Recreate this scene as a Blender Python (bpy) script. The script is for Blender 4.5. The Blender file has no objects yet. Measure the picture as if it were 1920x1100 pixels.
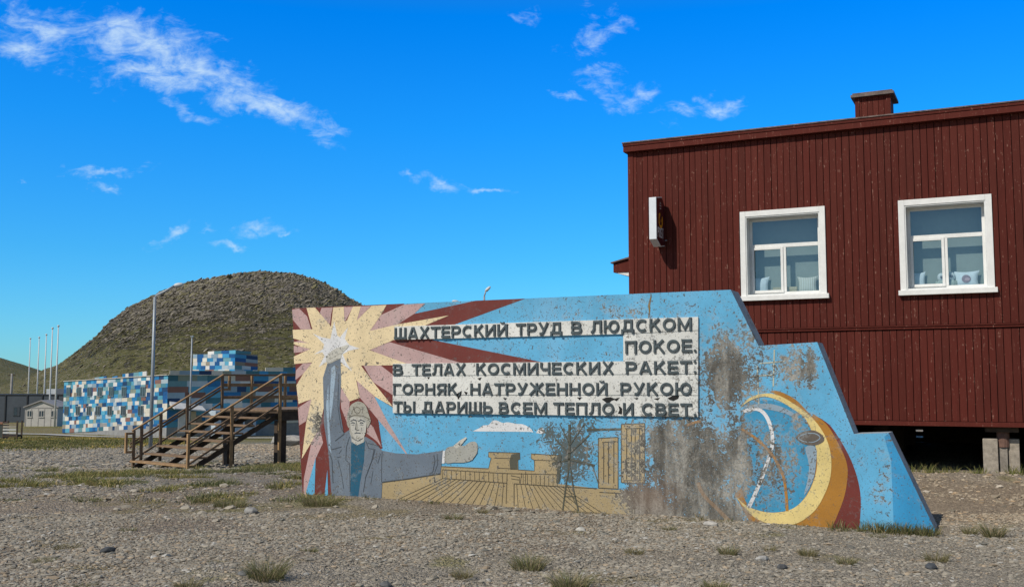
import bpy, math, random
import numpy as np
from mathutils import Vector, Matrix, Euler

random.seed(7)
RNG = np.random.default_rng(11)
SC = bpy.context.scene
COL = SC.collection

# ------------------------------------------------------------------ camera
F = 1950.0            # focal length in pixels of the 1920 px wide photograph
CAMZ = 1.6
PITCH = math.atan(170 / F)
cam_data = bpy.data.cameras.new('camera')
cam_data.sensor_width = 36.0
cam_data.lens = 36.0 * F / 1920.0
cam_data.clip_start = 0.1
cam_data.clip_end = 6000
cam = bpy.data.objects.new('camera', cam_data)
COL.objects.link(cam)
cam.location = (0, 0, CAMZ)
cam.rotation_euler = (math.pi / 2 + PITCH, 0, 0)
SC.camera = cam

# ------------------------------------------------------------------ exposure
SC.view_settings.view_transform = 'Standard'
SC.view_settings.look = 'None'
SC.view_settings.exposure = 0.0
SC.view_settings.gamma = 1.0

# ------------------------------------------------------------------ sun
SUN = Vector((-0.565, -0.465, 0.69)).normalized()
sl = bpy.data.lights.new('sun', 'SUN')
sl.energy = 4.0
sl.angle = math.radians(0.5)
sl.color = (1.0, 0.93, 0.81)
so = bpy.data.objects.new('sun', sl)
COL.objects.link(so)
so.location = (-30, -20, 40)
so.rotation_euler = SUN.to_track_quat('Z', 'Y').to_euler()


def ray(px, py):
    x = (px - 960) / F
    y = -(py - 550) / F
    return Vector((x, math.cos(PITCH) - y * math.sin(PITCH), math.sin(PITCH) + y * math.cos(PITCH)))


def at(px, py, Y):
    d = ray(px, py)
    return Vector((0, 0, CAMZ)) + d * (Y / d.y)


def on_ground(px, py, z=0.0):
    d = ray(px, py)
    return Vector((0, 0, CAMZ)) + d * ((z - CAMZ) / d.z)


# ------------------------------------------------------------------ node helper
class NT:
    def __init__(s, tree):
        s.t = tree
        s.n = tree.nodes
        s.l = tree.links

    def node(s, typ, **kw):
        n = s.n.new(typ)
        for k, v in kw.items():
            setattr(n, k, v)
        return n

    def put(s, sock, v):
        if isinstance(v, bpy.types.NodeSocket):
            s.l.new(v, sock)
        elif v is not None:
            if isinstance(v, (tuple, list)) and len(v) == 3 and sock.type == 'RGBA':
                v = (*v, 1)
            sock.default_value = v

    def math(s, op, a, b=None, c=None, clamp=False):
        n = s.node('ShaderNodeMath', operation=op)
        n.use_clamp = clamp
        s.put(n.inputs[0], a)
        if b is not None:
            s.put(n.inputs[1], b)
        if c is not None:
            s.put(n.inputs[2], c)
        return n.outputs[0]

    def mix(s, f, a, b, mode='MIX'):
        n = s.node('ShaderNodeMix', data_type='RGBA', blend_type=mode)
        s.put(n.inputs[0], f)
        s.put(n.inputs[6], a)
        s.put(n.inputs[7], b)
        return n.outputs[2]

    def step(s, x, lo, hi):
        n = s.node('ShaderNodeMapRange', interpolation_type='SMOOTHSTEP')
        s.put(n.inputs[0], x)
        n.inputs[1].default_value = lo
        n.inputs[2].default_value = hi
        return n.outputs[0]

    def noise(s, vec, scale, detail=4, rough=0.55, dist=0.0):
        n = s.node('ShaderNodeTexNoise')
        n.inputs['Scale'].default_value = scale
        n.inputs['Detail'].default_value = detail
        n.inputs['Roughness'].default_value = rough
        n.inputs['Distortion'].default_value = dist
        if vec is not None:
            s.l.new(vec, n.inputs['Vector'])
        return n.outputs[0]

    def mapping(s, vec, scale=(1, 1, 1), rot=(0, 0, 0), loc=(0, 0, 0)):
        n = s.node('ShaderNodeMapping')
        n.inputs['Scale'].default_value = scale
        n.inputs['Rotation'].default_value = rot
        n.inputs['Location'].default_value = loc
        s.l.new(vec, n.inputs['Vector'])
        return n.outputs[0]

    def bump(s, h, strength, dist=0.02):
        n = s.node('ShaderNodeBump')
        n.inputs['Strength'].default_value = strength
        n.inputs['Distance'].default_value = dist
        s.l.new(h, n.inputs['Height'])
        return n.outputs[0]

    def ramp(s, f, stops):
        n = s.node('ShaderNodeValToRGB')
        e = n.color_ramp.elements
        while len(e) < len(stops):
            e.new(0.5)
        for i, (p, c) in enumerate(stops):
            e[i].position = p
            e[i].color = (*c, 1)
        s.put(n.inputs[0], f)
        return n.outputs[0]


# ------------------------------------------------------------------ world: sky and thin clouds
world = bpy.data.worlds.new('World')
SC.world = world
world.use_nodes = True
W = NT(world.node_tree)
W.n.clear()
sky = W.node('ShaderNodeTexSky', sky_type='NISHITA')
sky.sun_disc = False
sky.sun_elevation = math.asin(SUN.z)
sky.sun_rotation = math.atan2(SUN.x, SUN.y)
sky.altitude = 50
sky.air_density = 1.0
sky.dust_density = 0.2
sky.ozone_density = 2.0
tc = W.node('ShaderNodeTexCoord')
sep = W.node('ShaderNodeSeparateXYZ')
W.l.new(tc.outputs['Generated'], sep.inputs[0])
dx, dy, dz = sep.outputs
tint = W.ramp(dz, [(0.0, (0.42, 0.95, 1.40)), (0.12, (0.195, 0.95, 1.57)),
                   (0.24, (0.06, 0.98, 1.95)), (0.34, (0.0, 0.94, 2.17)), (0.46, (0.3, 0.85, 1.3)), (0.7, (0.8, 0.85, 0.85))])
# the deep blue lies opposite the sun; the sunward half of the sky stays paler
tint = W.mix(W.step(dy, -0.25, 0.35), (0.9, 0.92, 0.92), tint)
skyc = W.mix(1.0, sky.outputs[0], tint, 'MULTIPLY')
ysafe = W.math('MAXIMUM', dy, 0.05)
gx = W.math('DIVIDE', dx, ysafe)
gz_ = W.math('DIVIDE', dz, ysafe)
comb = W.node('ShaderNodeCombineXYZ')
W.l.new(gx, comb.inputs[0])
W.l.new(gz_, comb.inputs[1])
# patches of thin cloud, each a soft ellipse in the sky (photo px, half sizes px, tilt deg, strength)
CL = [(90, 70, 190, 75, 18, .8), (60, 95, 80, 34, 10, .98), (260, 75, 170, 55, 14, 1.0), (380, 130, 130, 40, 16, 1.0), (300, 135, 110, 30, 5, 1.0),
      (500, 198, 160, 30, 22, 1.1), (590, 232, 60, 12, 20, .8), (350, 190, 80, 20, 24, .74), (130, 145, 45, 22, 10, .75), (30, 30, 60, 30, 0, .6),
      (195, 313, 95, 15, -6, .88), (198, 348, 38, 14, 5, .85), (330, 432, 50, 15, -25, .88), (475, 422, 60, 17, -14, .9),
      (428, 458, 38, 10, 3, .9), (395, 432, 26, 8, -10, .75), (825, 338, 62, 18, 16, .95), (915, 364, 60, 9, 5, .85), (768, 315, 24, 10, 5, .75),
      (1105, 70, 85, 30, -22, .75), (985, 32, 38, 24, -15, .75), (1165, 40, 30, 22, 20, .6), (1105, 10, 22, 25, 60, .6),
      (1130, 132, 55, 17, 8, .75), (1160, 180, 85, 28, 22, .78), (1215, 175, 35, 25, 50, .7), (1335, 187, 95, 22, 6, .85), (1060, 190, 50, 11, 14, .72), (45, 341, 14, 6, 0, .8), (540, 420, 28, 7, -6, .7)]
wn = W.node('ShaderNodeTexNoise')
wn.inputs['Scale'].default_value = 14
wn.inputs['Detail'].default_value = 5
wn.inputs['Roughness'].default_value = 0.6
W.l.new(comb.outputs[0], wn.inputs['Vector'])
wo1 = W.node('ShaderNodeVectorMath', operation='SUBTRACT')
W.l.new(wn.outputs['Color'], wo1.inputs[0])
wo1.inputs[1].default_value = (.5, .5, .5)
wo2 = W.node('ShaderNodeVectorMath', operation='SCALE')
W.l.new(wo1.outputs[0], wo2.inputs[0])
wo2.inputs['Scale'].default_value = 0.065
wo3 = W.node('ShaderNodeVectorMath', operation='ADD')
W.l.new(comb.outputs[0], wo3.inputs[0])
W.l.new(wo2.outputs[0], wo3.inputs[1])
warped = W.mapping(wo3.outputs[0], (1, 1, 0))
dens = None
for (px, py, rx, ry, ang, st) in CL:
    d0 = ray(px, py)
    cx, cz = d0.x / d0.y, d0.z / d0.y
    a = math.radians(ang)
    mp = W.node('ShaderNodeMapping', vector_type='TEXTURE')
    mp.inputs['Location'].default_value = (cx, cz, 0)
    mp.inputs['Rotation'].default_value = (0, 0, -a)
    mp.inputs['Scale'].default_value = (rx / F * 1.5, ry / F * 1.5, 1)
    W.l.new(warped, mp.inputs['Vector'])
    ln = W.node('ShaderNodeVectorMath', operation='LENGTH')
    W.l.new(mp.outputs[0], ln.inputs[0])
    v = W.math('MULTIPLY', W.math('SUBTRACT', 1.0, ln.outputs['Value'], clamp=True), st)
    dens = v if dens is None else W.math('MAXIMUM', dens, v)
cv = W.mapping(comb.outputs[0], (1, 1.9, 1), (0, 0, math.radians(14)))
n1 = W.noise(cv, 22, 9, 0.62, 0.9)
n2 = W.noise(cv, 70, 6, 0.6, 1.2)
nn = W.math('ADD', W.math('MULTIPLY', n1, 0.72), W.math('MULTIPLY', n2, 0.28))
al = W.math('ADD', W.math('MULTIPLY', dens, 1.15), W.math('MULTIPLY_ADD', nn, 2.8, -1.40))
al = W.math('SUBTRACT', al, 0.36)
al = W.math('MULTIPLY', W.step(dens, 0.0, 0.3), W.math('MULTIPLY', W.step(al, -0.03, 1.25), 0.82))
al = W.math('MULTIPLY', al, W.math('GREATER_THAN', dy, 0.06))
cloudc = W.mix(al, skyc, (6.7, 8.5, 9.8))
bg = W.node('ShaderNodeBackground')
W.l.new(cloudc, bg.inputs[0])
bg.inputs[1].default_value = 0.1
wo = W.node('ShaderNodeOutputWorld')
W.l.new(bg.outputs[0], wo.inputs[0])


# ------------------------------------------------------------------ materials
def new_mat(name):
    m = bpy.data.materials.new(name)
    m.use_nodes = True
    t = NT(m.node_tree)
    p = t.n['Principled BSDF']
    return m, t, p


def simple(name, col, rough=0.7, var=0.25, scale=8.0, bump=0.0, metal=0.0, stretch=(1, 1, 1), spec=0.4):
    """painted / wooden / concrete surface: base colour broken up by two noises"""
    m, t, p = new_mat(name)
    o = t.node('ShaderNodeTexCoord').outputs['Object']
    v = t.mapping(o, stretch)
    a = t.noise(v, scale, 6, 0.65)
    b = t.noise(v, scale * 6, 3, 0.6)
    s = t.math('ADD', t.math('MULTIPLY', a, 0.7), t.math('MULTIPLY', b, 0.3))
    lo = tuple(c * (1 - var) for c in col)
    hi = tuple(min(1, c * (1 + var)) for c in col)
    c = t.mix(t.step(s, 0.32, 0.68), lo, hi)
    t.put(p.inputs['Base Color'], c)
    p.inputs['Roughness'].default_value = rough
    p.inputs['Metallic'].default_value = metal
    p.inputs['Specular IOR Level'].default_value = spec
    if bump:
        t.put(p.inputs['Normal'], t.bump(s, bump, 0.02))
    return m


def attr_mat(name, rough=0.85, noise_amt=0.25, scale=30, bump=0.0):
    """base colour from the per-face 'Col' attribute (each tile / stone / board its own tone)"""
    m, t, p = new_mat(name)
    a = t.node('ShaderNodeAttribute', attribute_name='Col')
    o = t.node('ShaderNodeTexCoord').outputs['Object']
    n = t.noise(o, scale, 4, 0.6)
    k = t.math('MULTIPLY_ADD', n, noise_amt * 2, 1 - noise_amt)
    mm = t.node('ShaderNodeVectorMath', operation='SCALE')
    t.l.new(a.outputs['Color'], mm.inputs[0])
    t.l.new(k, mm.inputs['Scale'])
    t.put(p.inputs['Base Color'], mm.outputs[0])
    p.inputs['Roughness'].default_value = rough
    p.inputs['Specular IOR Level'].default_value = 0.3
    if bump:
        t.put(p.inputs['Normal'], t.bump(n, bump, 0.02))
    return m


# ------------------------------------------------------------------ mesh builder
class MB:
    def __init__(s):
        s.v = []
        s.f = []
        s.mi = []
        s.col = []
        s.m = 0
        s.c = (1, 1, 1)

    def face(s, pts):
        b = len(s.v)
        s.v.extend([tuple(p) for p in pts])
        s.f.append(tuple(range(b, b + len(pts))))
        s.mi.append(s.m)
        s.col.append(s.c)

    def hexa(s, p):     # 8 corners: bottom 0-3 ccw, top 4-7
        b = len(s.v)
        s.v.extend([tuple(q) for q in p])
        for q in ((0, 3, 2, 1), (4, 5, 6, 7), (0, 1, 5, 4), (1, 2, 6, 5), (2, 3, 7, 6), (3, 0, 4, 7)):
            s.f.append(tuple(b + i for i in q))
            s.mi.append(s.m)
            s.col.append(s.c)

    def box(s, x0, x1, y0, y1, z0, z1):
        s.hexa([(x0, y0, z0), (x1, y0, z0), (x1, y1, z0), (x0, y1, z0), (x0, y0, z1), (x1, y0, z1), (x1, y1, z1), (x0, y1, z1)])

    def bar(s, a, b, w, h, up=(0, 0, 1)):
        a = Vector(a)
        b = Vector(b)
        d = (b - a).normalized()
        u = Vector(up)
        r = d.cross(u)
        if r.length < 1e-4:
            r = d.cross(Vector((0, 1, 0)))
        r.normalize()
        u = r.cross(d)
        r *= w / 2
        u *= h / 2
        s.hexa([a - r - u, a + r - u, b + r - u, b - r - u, a - r + u, a + r + u, b + r + u, b - r + u])

    def tube(s, pts, rad, n=10):
        pts = [Vector(p) for p in pts]
        if not isinstance(rad, (list, tuple)):
            rad = [rad] * len(pts)
        base = len(s.v)
        for i, p in enumerate(pts):
            d = (pts[min(i + 1, len(pts) - 1)] - pts[max(i - 1, 0)]).normalized()
            u = Vector((0, 0, 1)) if abs(d.z) < 0.9 else Vector((0, 1, 0))
            r = d.cross(u).normalized()
            u = r.cross(d)
            for k in range(n):
                a = 2 * math.pi * k / n
                s.v.append(tuple(p + (r * math.cos(a) + u * math.sin(a)) * rad[i]))
        for i in range(len(pts) - 1):
            for k in range(n):
                s.f.append((base + i * n + k, base + i * n + (k + 1) % n, base + (i + 1) * n + (k + 1) % n, base + (i + 1) * n + k))
                s.mi.append(s.m)
                s.col.append(s.c)
        for q in (tuple(base + k for k in range(n - 1, -1, -1)), tuple(base + (len(pts) - 1) * n + k for k in range(n))):
            s.f.append(q)
            s.mi.append(s.m)
            s.col.append(s.c)

    def prism(s, poly, y0, y1):
        """polygon in x,z extruded along y"""
        b = len(s.v)
        n = len(poly)
        s.v.extend([(p[0], y0, p[1]) for p in poly])
        s.v.extend([(p[0], y1, p[1]) for p in poly])
        fs = [tuple(b + i for i in range(n)), tuple(b + n + i for i in range(n - 1, -1, -1))]
        fs += [(b + i, b + n + i, b + n + (i + 1) % n, b + (i + 1) % n) for i in range(n)]
        for q in fs:
            s.f.append(q)
            s.mi.append(s.m)
            s.col.append(s.c)

    def build(s, name, mats, parent=None, smooth=False, fix=True, bevel=0.0):
        me = bpy.data.meshes.new(name)
        me.from_pydata(s.v, [], s.f)
        if not isinstance(mats, (list, tuple)):
            mats = [mats]
        for m in mats:
            me.materials.append(m)
        me.polygons.foreach_set('material_index', s.mi)
        if any(c != (1, 1, 1) for c in s.col):
            a = me.color_attributes.new('Col', 'FLOAT_COLOR', 'CORNER')
            arr = np.ones((len(me.loops), 4), dtype=np.float32)
            li = 0
            for f, c in zip(s.f, s.col):
                arr[li:li + len(f), :3] = c
                li += len(f)
            a.data.foreach_set('color', arr.ravel())
        if smooth:
            me.polygons.foreach_set('use_smooth', [True] * len(me.polygons))
        if fix:
            import bmesh
            bm = bmesh.new()
            bm.from_mesh(me)
            bmesh.ops.recalc_face_normals(bm, faces=bm.faces)
            bm.to_mesh(me)
            bm.free()
        me.update()
        o = bpy.data.objects.new(name, me)
        COL.objects.link(o)
        if parent:
            o.parent = parent
        if bevel:
            md = o.modifiers.new('bevel', 'BEVEL')
            md.width = bevel
            md.segments = 2
            md.limit_method = 'ANGLE'
        return o


def tag(o, label=None, cat=None, group=None, kind=None):
    if label:
        o['label'] = label
    if cat:
        o['category'] = cat
    if group:
        o['group'] = group
    if kind:
        o['kind'] = kind
    return o


def empty(name, loc, rotz=0.0):
    o = bpy.data.objects.new(name, None)
    COL.objects.link(o)
    o.location = loc
    o.rotation_euler = (0, 0, rotz)
    o.empty_display_size = 0.3
    return o


def np_mesh(name, verts, faces, mat, cols=None, smooth=True, kind=None, percorner=None):
    me = bpy.data.meshes.new(name)
    nv, nf, k = len(verts), len(faces), faces.shape[1]
    me.vertices.add(nv)
    me.vertices.foreach_set('co', np.ascontiguousarray(verts, dtype=np.float32).ravel())
    me.loops.add(nf * k)
    me.loops.foreach_set('vertex_index', np.ascontiguousarray(faces, dtype=np.int32).ravel())
    me.polygons.add(nf)
    me.polygons.foreach_set('loop_start', np.arange(0, nf * k, k, dtype=np.int32))
    me.polygons.foreach_set('loop_total', np.full(nf, k, dtype=np.int32))
    me.polygons.foreach_set('use_smooth', np.full(nf, smooth, dtype=bool))
    me.update(calc_edges=True)
    if cols is not None:
        a = me.color_attributes.new('Col', 'FLOAT_COLOR', 'POINT')
        c4 = np.ones((nv, 4), dtype=np.float32)
        c4[:, :3] = cols
        a.data.foreach_set('color', c4.ravel())
    me.materials.append(mat)
    o = bpy.data.objects.new(name, me)
    COL.objects.link(o)
    if kind:
        o['kind'] = kind
    return o


# ------------------------------------------------------------------ numpy noise
def _hash(ix, iy, seed):
    h = (ix.astype(np.int64) * 374761393 + iy.astype(np.int64) * 668265263 + seed * 974711) & 0x7fffffff
    h = ((h ^ (h >> 13)) * 1274126177) & 0x7fffffff
    return ((h ^ (h >> 16)) & 0xffff) / 65535.0


def vnoise(x, y, seed=0):
    ix = np.floor(x)
    iy = np.floor(y)
    fx = x - ix
    fy = y - iy
    fx = fx * fx * (3 - 2 * fx)
    fy = fy * fy * (3 - 2 * fy)
    a = _hash(ix, iy, seed)
    b = _hash(ix + 1, iy, seed)
    c = _hash(ix, iy + 1, seed)
    d = _hash(ix + 1, iy + 1, seed)
    return (a * (1 - fx) + b * fx) * (1 - fy) + (c * (1 - fx) + d * fx) * fy


def fbm(x, y, seed=0, oct=4, gain=0.5, ridged=False):
    t = 0
    amp = 1.0
    tot = 0
    for i in range(oct):
        n = vnoise(x * 2 ** i, y * 2 ** i, seed + i)
        if ridged:
            n = 1 - np.abs(2 * n - 1)
        t = t + n * amp
        tot += amp
        amp *= gain
    return t / tot


def sstep(a, b, x):
    t = np.clip((x - a) / (b - a), 0, 1)
    return t * t * (3 - 2 * t)


# ------------------------------------------------------------------ terrain
def gz(x, y):
    """large shape of the ground: level in front, falling away behind to the left"""
    x = np.asarray(x, dtype=float)
    y = np.asarray(y, dtype=float)
    f = np.interp(y, [-100, 17, 22, 28, 51, 100, 120, 160, 300, 3000], [0, 0, -0.22, -0.6, -1.5, -3.4, -4.0, -4.5, -5.2, -6])
    s = sstep(2.0, -8.0, x - np.clip(y - 28, 0, 30) * 0.9)
    s = np.maximum(s, sstep(60, 110, y))
    return f * s


def ground_z(x, y):
    x = np.asarray(x, dtype=float)
    y = np.asarray(y, dtype=float)
    near = sstep(60, 25, y)
    u = (fbm(x * 0.45, y * 0.45, 3, 3) - 0.5) * 0.10 + (fbm(x * 2.2, y * 2.2, 9, 4) - 0.5) * 0.05
    # low bank of rubble in front of the stilts
    bank = 0.10 * np.exp(-((y - (17.6 - 0.487 * (x - 8.7))) / 0.5) ** 2) * sstep(4.5, 6.0, x)
    mu_ = (x + 3.12) * .9012 - (y - 15.70) * .4335
    mn_ = -(x + 3.12) * .4335 - (y - 15.70) * .9012
    front = sstep(-1.0, .2, mn_) * sstep(4.5, 1.0, mn_) * sstep(-2, .5, mu_) * sstep(11, 8.8, mu_)
    u = u * (1 - .6 * front)
    return gz(x, y) + u * near - 0.03 - 0.045 * front * sstep(0, 9, mu_) + bank * (0.6 + 0.8 * fbm(x * 3, y * 3, 40, 2))


GRASS = [(300, 880, 1.6, 1.5, .9), (410, 885, 1.8, 1.8, 1.0), (500, 872, 1.8, 2.5, 1.0), (540, 860, 1.2, 3.5, 1.0), (330, 915, 1.3, .9, .75), (430, 925, 1.0, .9, .85),
         (180, 900, 1.6, 1.2, .55), (480, 905, 1.3, 1.4, .75), (610, 925, .7, .5, .8), (550, 890, 1.0, 1.6, .9), (250, 940, 1.0, .6, .45)]


def grass_mask(x, y):
    n = fbm(x * 0.5, y * 0.5, 21, 4)
    n2 = fbm(x * 1.7, y * 1.7, 25, 3)
    m = 0
    for (px, py, rx, ry, st) in GRASS:
        q = on_ground(px, py, -0.15 if py < 900 else 0.0)
        m = np.maximum(m, st * np.exp(-(((x - q.x) / rx) ** 2 + ((y - q.y) / ry) ** 2)))
    m = sstep(0.36, 0.66, m * 0.60 + (n - 0.5) * 1.7 + (n2 - 0.5) * 1.8)
    m = m * sstep(-14, -10, x)
    far = sstep(44, 52, y + (n - .5) * 14 + (x + 25) * .35) * sstep(104, 98, y) * sstep(-15, -24, x + (n2 - .5) * 8 - (y - 60) * .25)
    far2 = sstep(100, 106, y) * sstep(0.35, 0.6, n + 0.2)
    return np.clip(m + far + far2, 0, 1)


def axis(segs):
    out = []
    for a, b, st0, st1 in segs:
        x = a
        while x < b - 1e-6:
            out.append(x)
            t = (x - a) / (b - a)
            x += st0 + (st1 - st0) * t
    out.append(segs[-1][1])
    return np.array(out)


xs = axis([(-2600, -200, 300, 120), (-200, -40, 18, 2.5), (-40, -11, 1.5, .16), (-11, 14, .07, .07), (14, 40, .2, 3), (40, 2600, 20, 400)])
ys = axis([(-60, 5, 12, 1.0), (5, 7, .2, .1), (7, 20, .05, .08), (20, 32, .09, .2), (32, 140, .4, 3.0), (140, 400, 6, 20), (400, 3600, 60, 400)])
GX, GY = np.meshgrid(xs, ys)
GZ = ground_z(GX, GY)
verts = np.stack([GX.ravel(), GY.ravel(), GZ.ravel()], 1)
nx, ny = len(xs), len(ys)
idx = np.arange(nx * ny).reshape(ny, nx)
faces = np.stack([idx[:-1, :-1].ravel(), idx[:-1, 1:].ravel(), idx[1:, 1:].ravel(), idx[1:, :-1].ravel()], 1)
gm = grass_mask(GX, GY)
n_big = fbm(GX * 0.22, GY * 0.22, 60, 4)
n_med = fbm(GX * 1.1, GY * 1.1, 70, 4)
n_fin = fbm(GX * 7, GY * 7, 75, 3)
grav = np.array([0.285, 0.248, 0.195])
tan = np.array([0.30, 0.235, 0.165])
brown = np.array([0.215, 0.165, 0.12])
road = np.array([0.235, 0.215, 0.185])
green = np.array([0.175, 0.160, 0.042])
dry = np.array([0.225, 0.180, 0.085])


def lerp(a, b, t):
    return a + (b - a) * t[..., None]


gc = np.broadcast_to(grav, GX.shape + (3,)).copy()
gc = lerp(gc, brown, sstep(0.52, 0.68, n_big) * 0.7)
gc = lerp(gc, tan, sstep(4.2, 5.6, GX + (n_med - .5) * 2 - (12.5 - GY) * .5) * sstep(11.6, 13, GY) * sstep(19.5, 16.5, GY + .487 * (GX - 8.7) + 1.0))
gc = lerp(gc, tan * 0.9, 0.55 * sstep(0.5, 0.7, fbm(GX * .35 + 9, GY * .35, 90, 3)) * sstep(20, 14, GY))
gc = lerp(gc, road, sstep(-5.5, -8, GX + (n_med - .5) * 2) * sstep(19, 23, GY + (n_big - .5) * 6) * sstep(140, 100, GY))
gr = lerp(np.broadcast_to(green, GX.shape + (3,)), dry, sstep(0.42, 0.66, n_med))
gc = lerp(gc, gr, gm * np.where(GY > 50, 0.95, 0.55))
gc *= (0.80 + 0.40 * n_fin)[..., None]
gmat, t, p = new_mat('gravel_ground')
a = t.node('ShaderNodeAttribute', attribute_name='Col')
o = t.node('ShaderNodeTexCoord').outputs['Object']
vor = t.node('ShaderNodeTexVoronoi')
vor.inputs['Scale'].default_value = 24
t.l.new(t.mapping(o, (1, 1, 1)), vor.inputs['Vector'])
vor2 = t.node('ShaderNodeTexVoronoi')
vor2.inputs['Scale'].default_value = 58
t.l.new(o, vor2.inputs['Vector'])
n1 = t.noise(o, 9, 8, 0.7)
stone_tone = t.math('MULTIPLY_ADD', t.node('ShaderNodeSeparateColor').outputs[0], 1.0, 0.0)
sc_ = t.n['Separate Color'] if 'Separate Color' in t.n else None
t.l.new(vor.outputs['Color'], sc_.inputs[0])
sc2 = t.node('ShaderNodeSeparateColor')
t.l.new(vor2.outputs['Color'], sc2.inputs[0])
k = t.math('ADD', t.math('MULTIPLY', stone_tone, 0.40), t.math('MULTIPLY', sc2.outputs[0], 0.34))
k = t.math('ADD', k, t.math('MULTIPLY_ADD', n1, 0.5, 0.39))
vm = t.node('ShaderNodeVectorMath', operation='SCALE')
t.l.new(a.outputs['Color'], vm.inputs[0])
t.l.new(k, vm.inputs['Scale'])
t.put(p.inputs['Base Color'], vm.outputs[0])
p.inputs['Roughness'].default_value = 0.95
p.inputs['Specular IOR Level'].default_value = 0.2
h = t.math('SUBTRACT', t.math('MULTIPLY', n1, 0.6), t.math('ADD', t.math('MULTIPLY', vor.outputs['Distance'], 0.8), t.math('MULTIPLY', vor2.outputs['Distance'], 0.5)))
t.put(p.inputs['Normal'], t.bump(h, 0.9, 0.05))
np_mesh('ground', verts, faces, gmat, gc.reshape(-1, 3), True, 'structure')

# ------------------------------------------------------------------ hills
hmat, t, p = new_mat('tundra_hill')
g = t.node('ShaderNodeNewGeometry').outputs['Position']
s_ = t.node('ShaderNodeSeparateXYZ')
t.l.new(g, s_.inputs[0])
nb = t.noise(g, 0.035, 8, 0.62)
nf = t.noise(t.mapping(g, (1, 1, 2.2), (0, math.radians(24), 0)), 0.22, 8, 0.7, 0.6)
ng = t.noise(g, 0.9, 5, 0.7)
a = t.node('ShaderNodeAttribute', attribute_name='Col')
sa = t.node('ShaderNodeSeparateColor')
t.l.new(a.outputs['Color'], sa.inputs[0])
st1 = t.noise(t.mapping(g, (1.0, 1.0, 3.0), (0, math.radians(-28), 0)), 0.16, 9, 0.72, 0.8)
st2 = t.noise(t.mapping(g, (1.0, 1.0, 2.6), (0, math.radians(-22), 0)), 0.5, 6, 0.7, 0.5)
rockf = t.math('ADD', sa.outputs[0], t.math('ADD', t.math('MULTIPLY_ADD', st1, 2.0, -1.0), t.math('MULTIPLY_ADD', st2, 1.0, -0.5)))
rockf = t.math('ADD', rockf, t.math('MULTIPLY_ADD', nb, 0.9, -0.45))
rockm = t.step(rockf, 0.28, 0.62)
grassc = t.mix(t.step(nb, .35, .65), (0.088, 0.092, 0.031), (0.145, 0.135, 0.055))
grassc = t.mix(t.step(ng, .42, .72), grassc, (0.20, 0.172, 0.105))
grassc = t.mix(t.math('MULTIPLY', t.step(st2, .55, .60), .7), grassc, (0.27, 0.24, 0.19))
grassc = t.mix(t.math('MULTIPLY', t.step(st2, .45, .40), .6), grassc, (0.055, 0.055, 0.028))
rockc = t.ramp(st1, [(0.30, (0.10, 0.088, 0.068)), (0.48, (0.205, 0.178, 0.140)), (0.66, (0.34, 0.30, 0.245))])
rockc = t.mix(t.math('MULTIPLY', t.step(st2, .46, .41), 0.85), rockc, (0.040, 0.035, 0.028))
rockc = t.mix(t.math('MULTIPLY', t.step(st2, .54, .60), 0.75), rockc, (0.42, 0.375, 0.31))
rockc = t.mix(t.math('MULTIPLY', t.step(ng, .5, .7), 0.45), rockc, (0.14, 0.125, 0.068))
t.put(p.inputs['Base Color'], t.mix(rockm, grassc, rockc))
nf = t.math('ADD', t.math('MULTIPLY', st1, .5), t.math('MULTIPLY', st2, .5))
p.inputs['Roughness'].default_value = 0.95
p.inputs['Specular IOR Level'].default_value = 0.1
hh = t.math('ADD', t.math('MULTIPLY', nf, t.math('MULTIPLY_ADD', rockm, 1.0, 0.25)), t.math('MULTIPLY', ng, 0.25))
t.put(p.inputs['Normal'], t.bump(hh, 1.0, 5.0))


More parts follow.
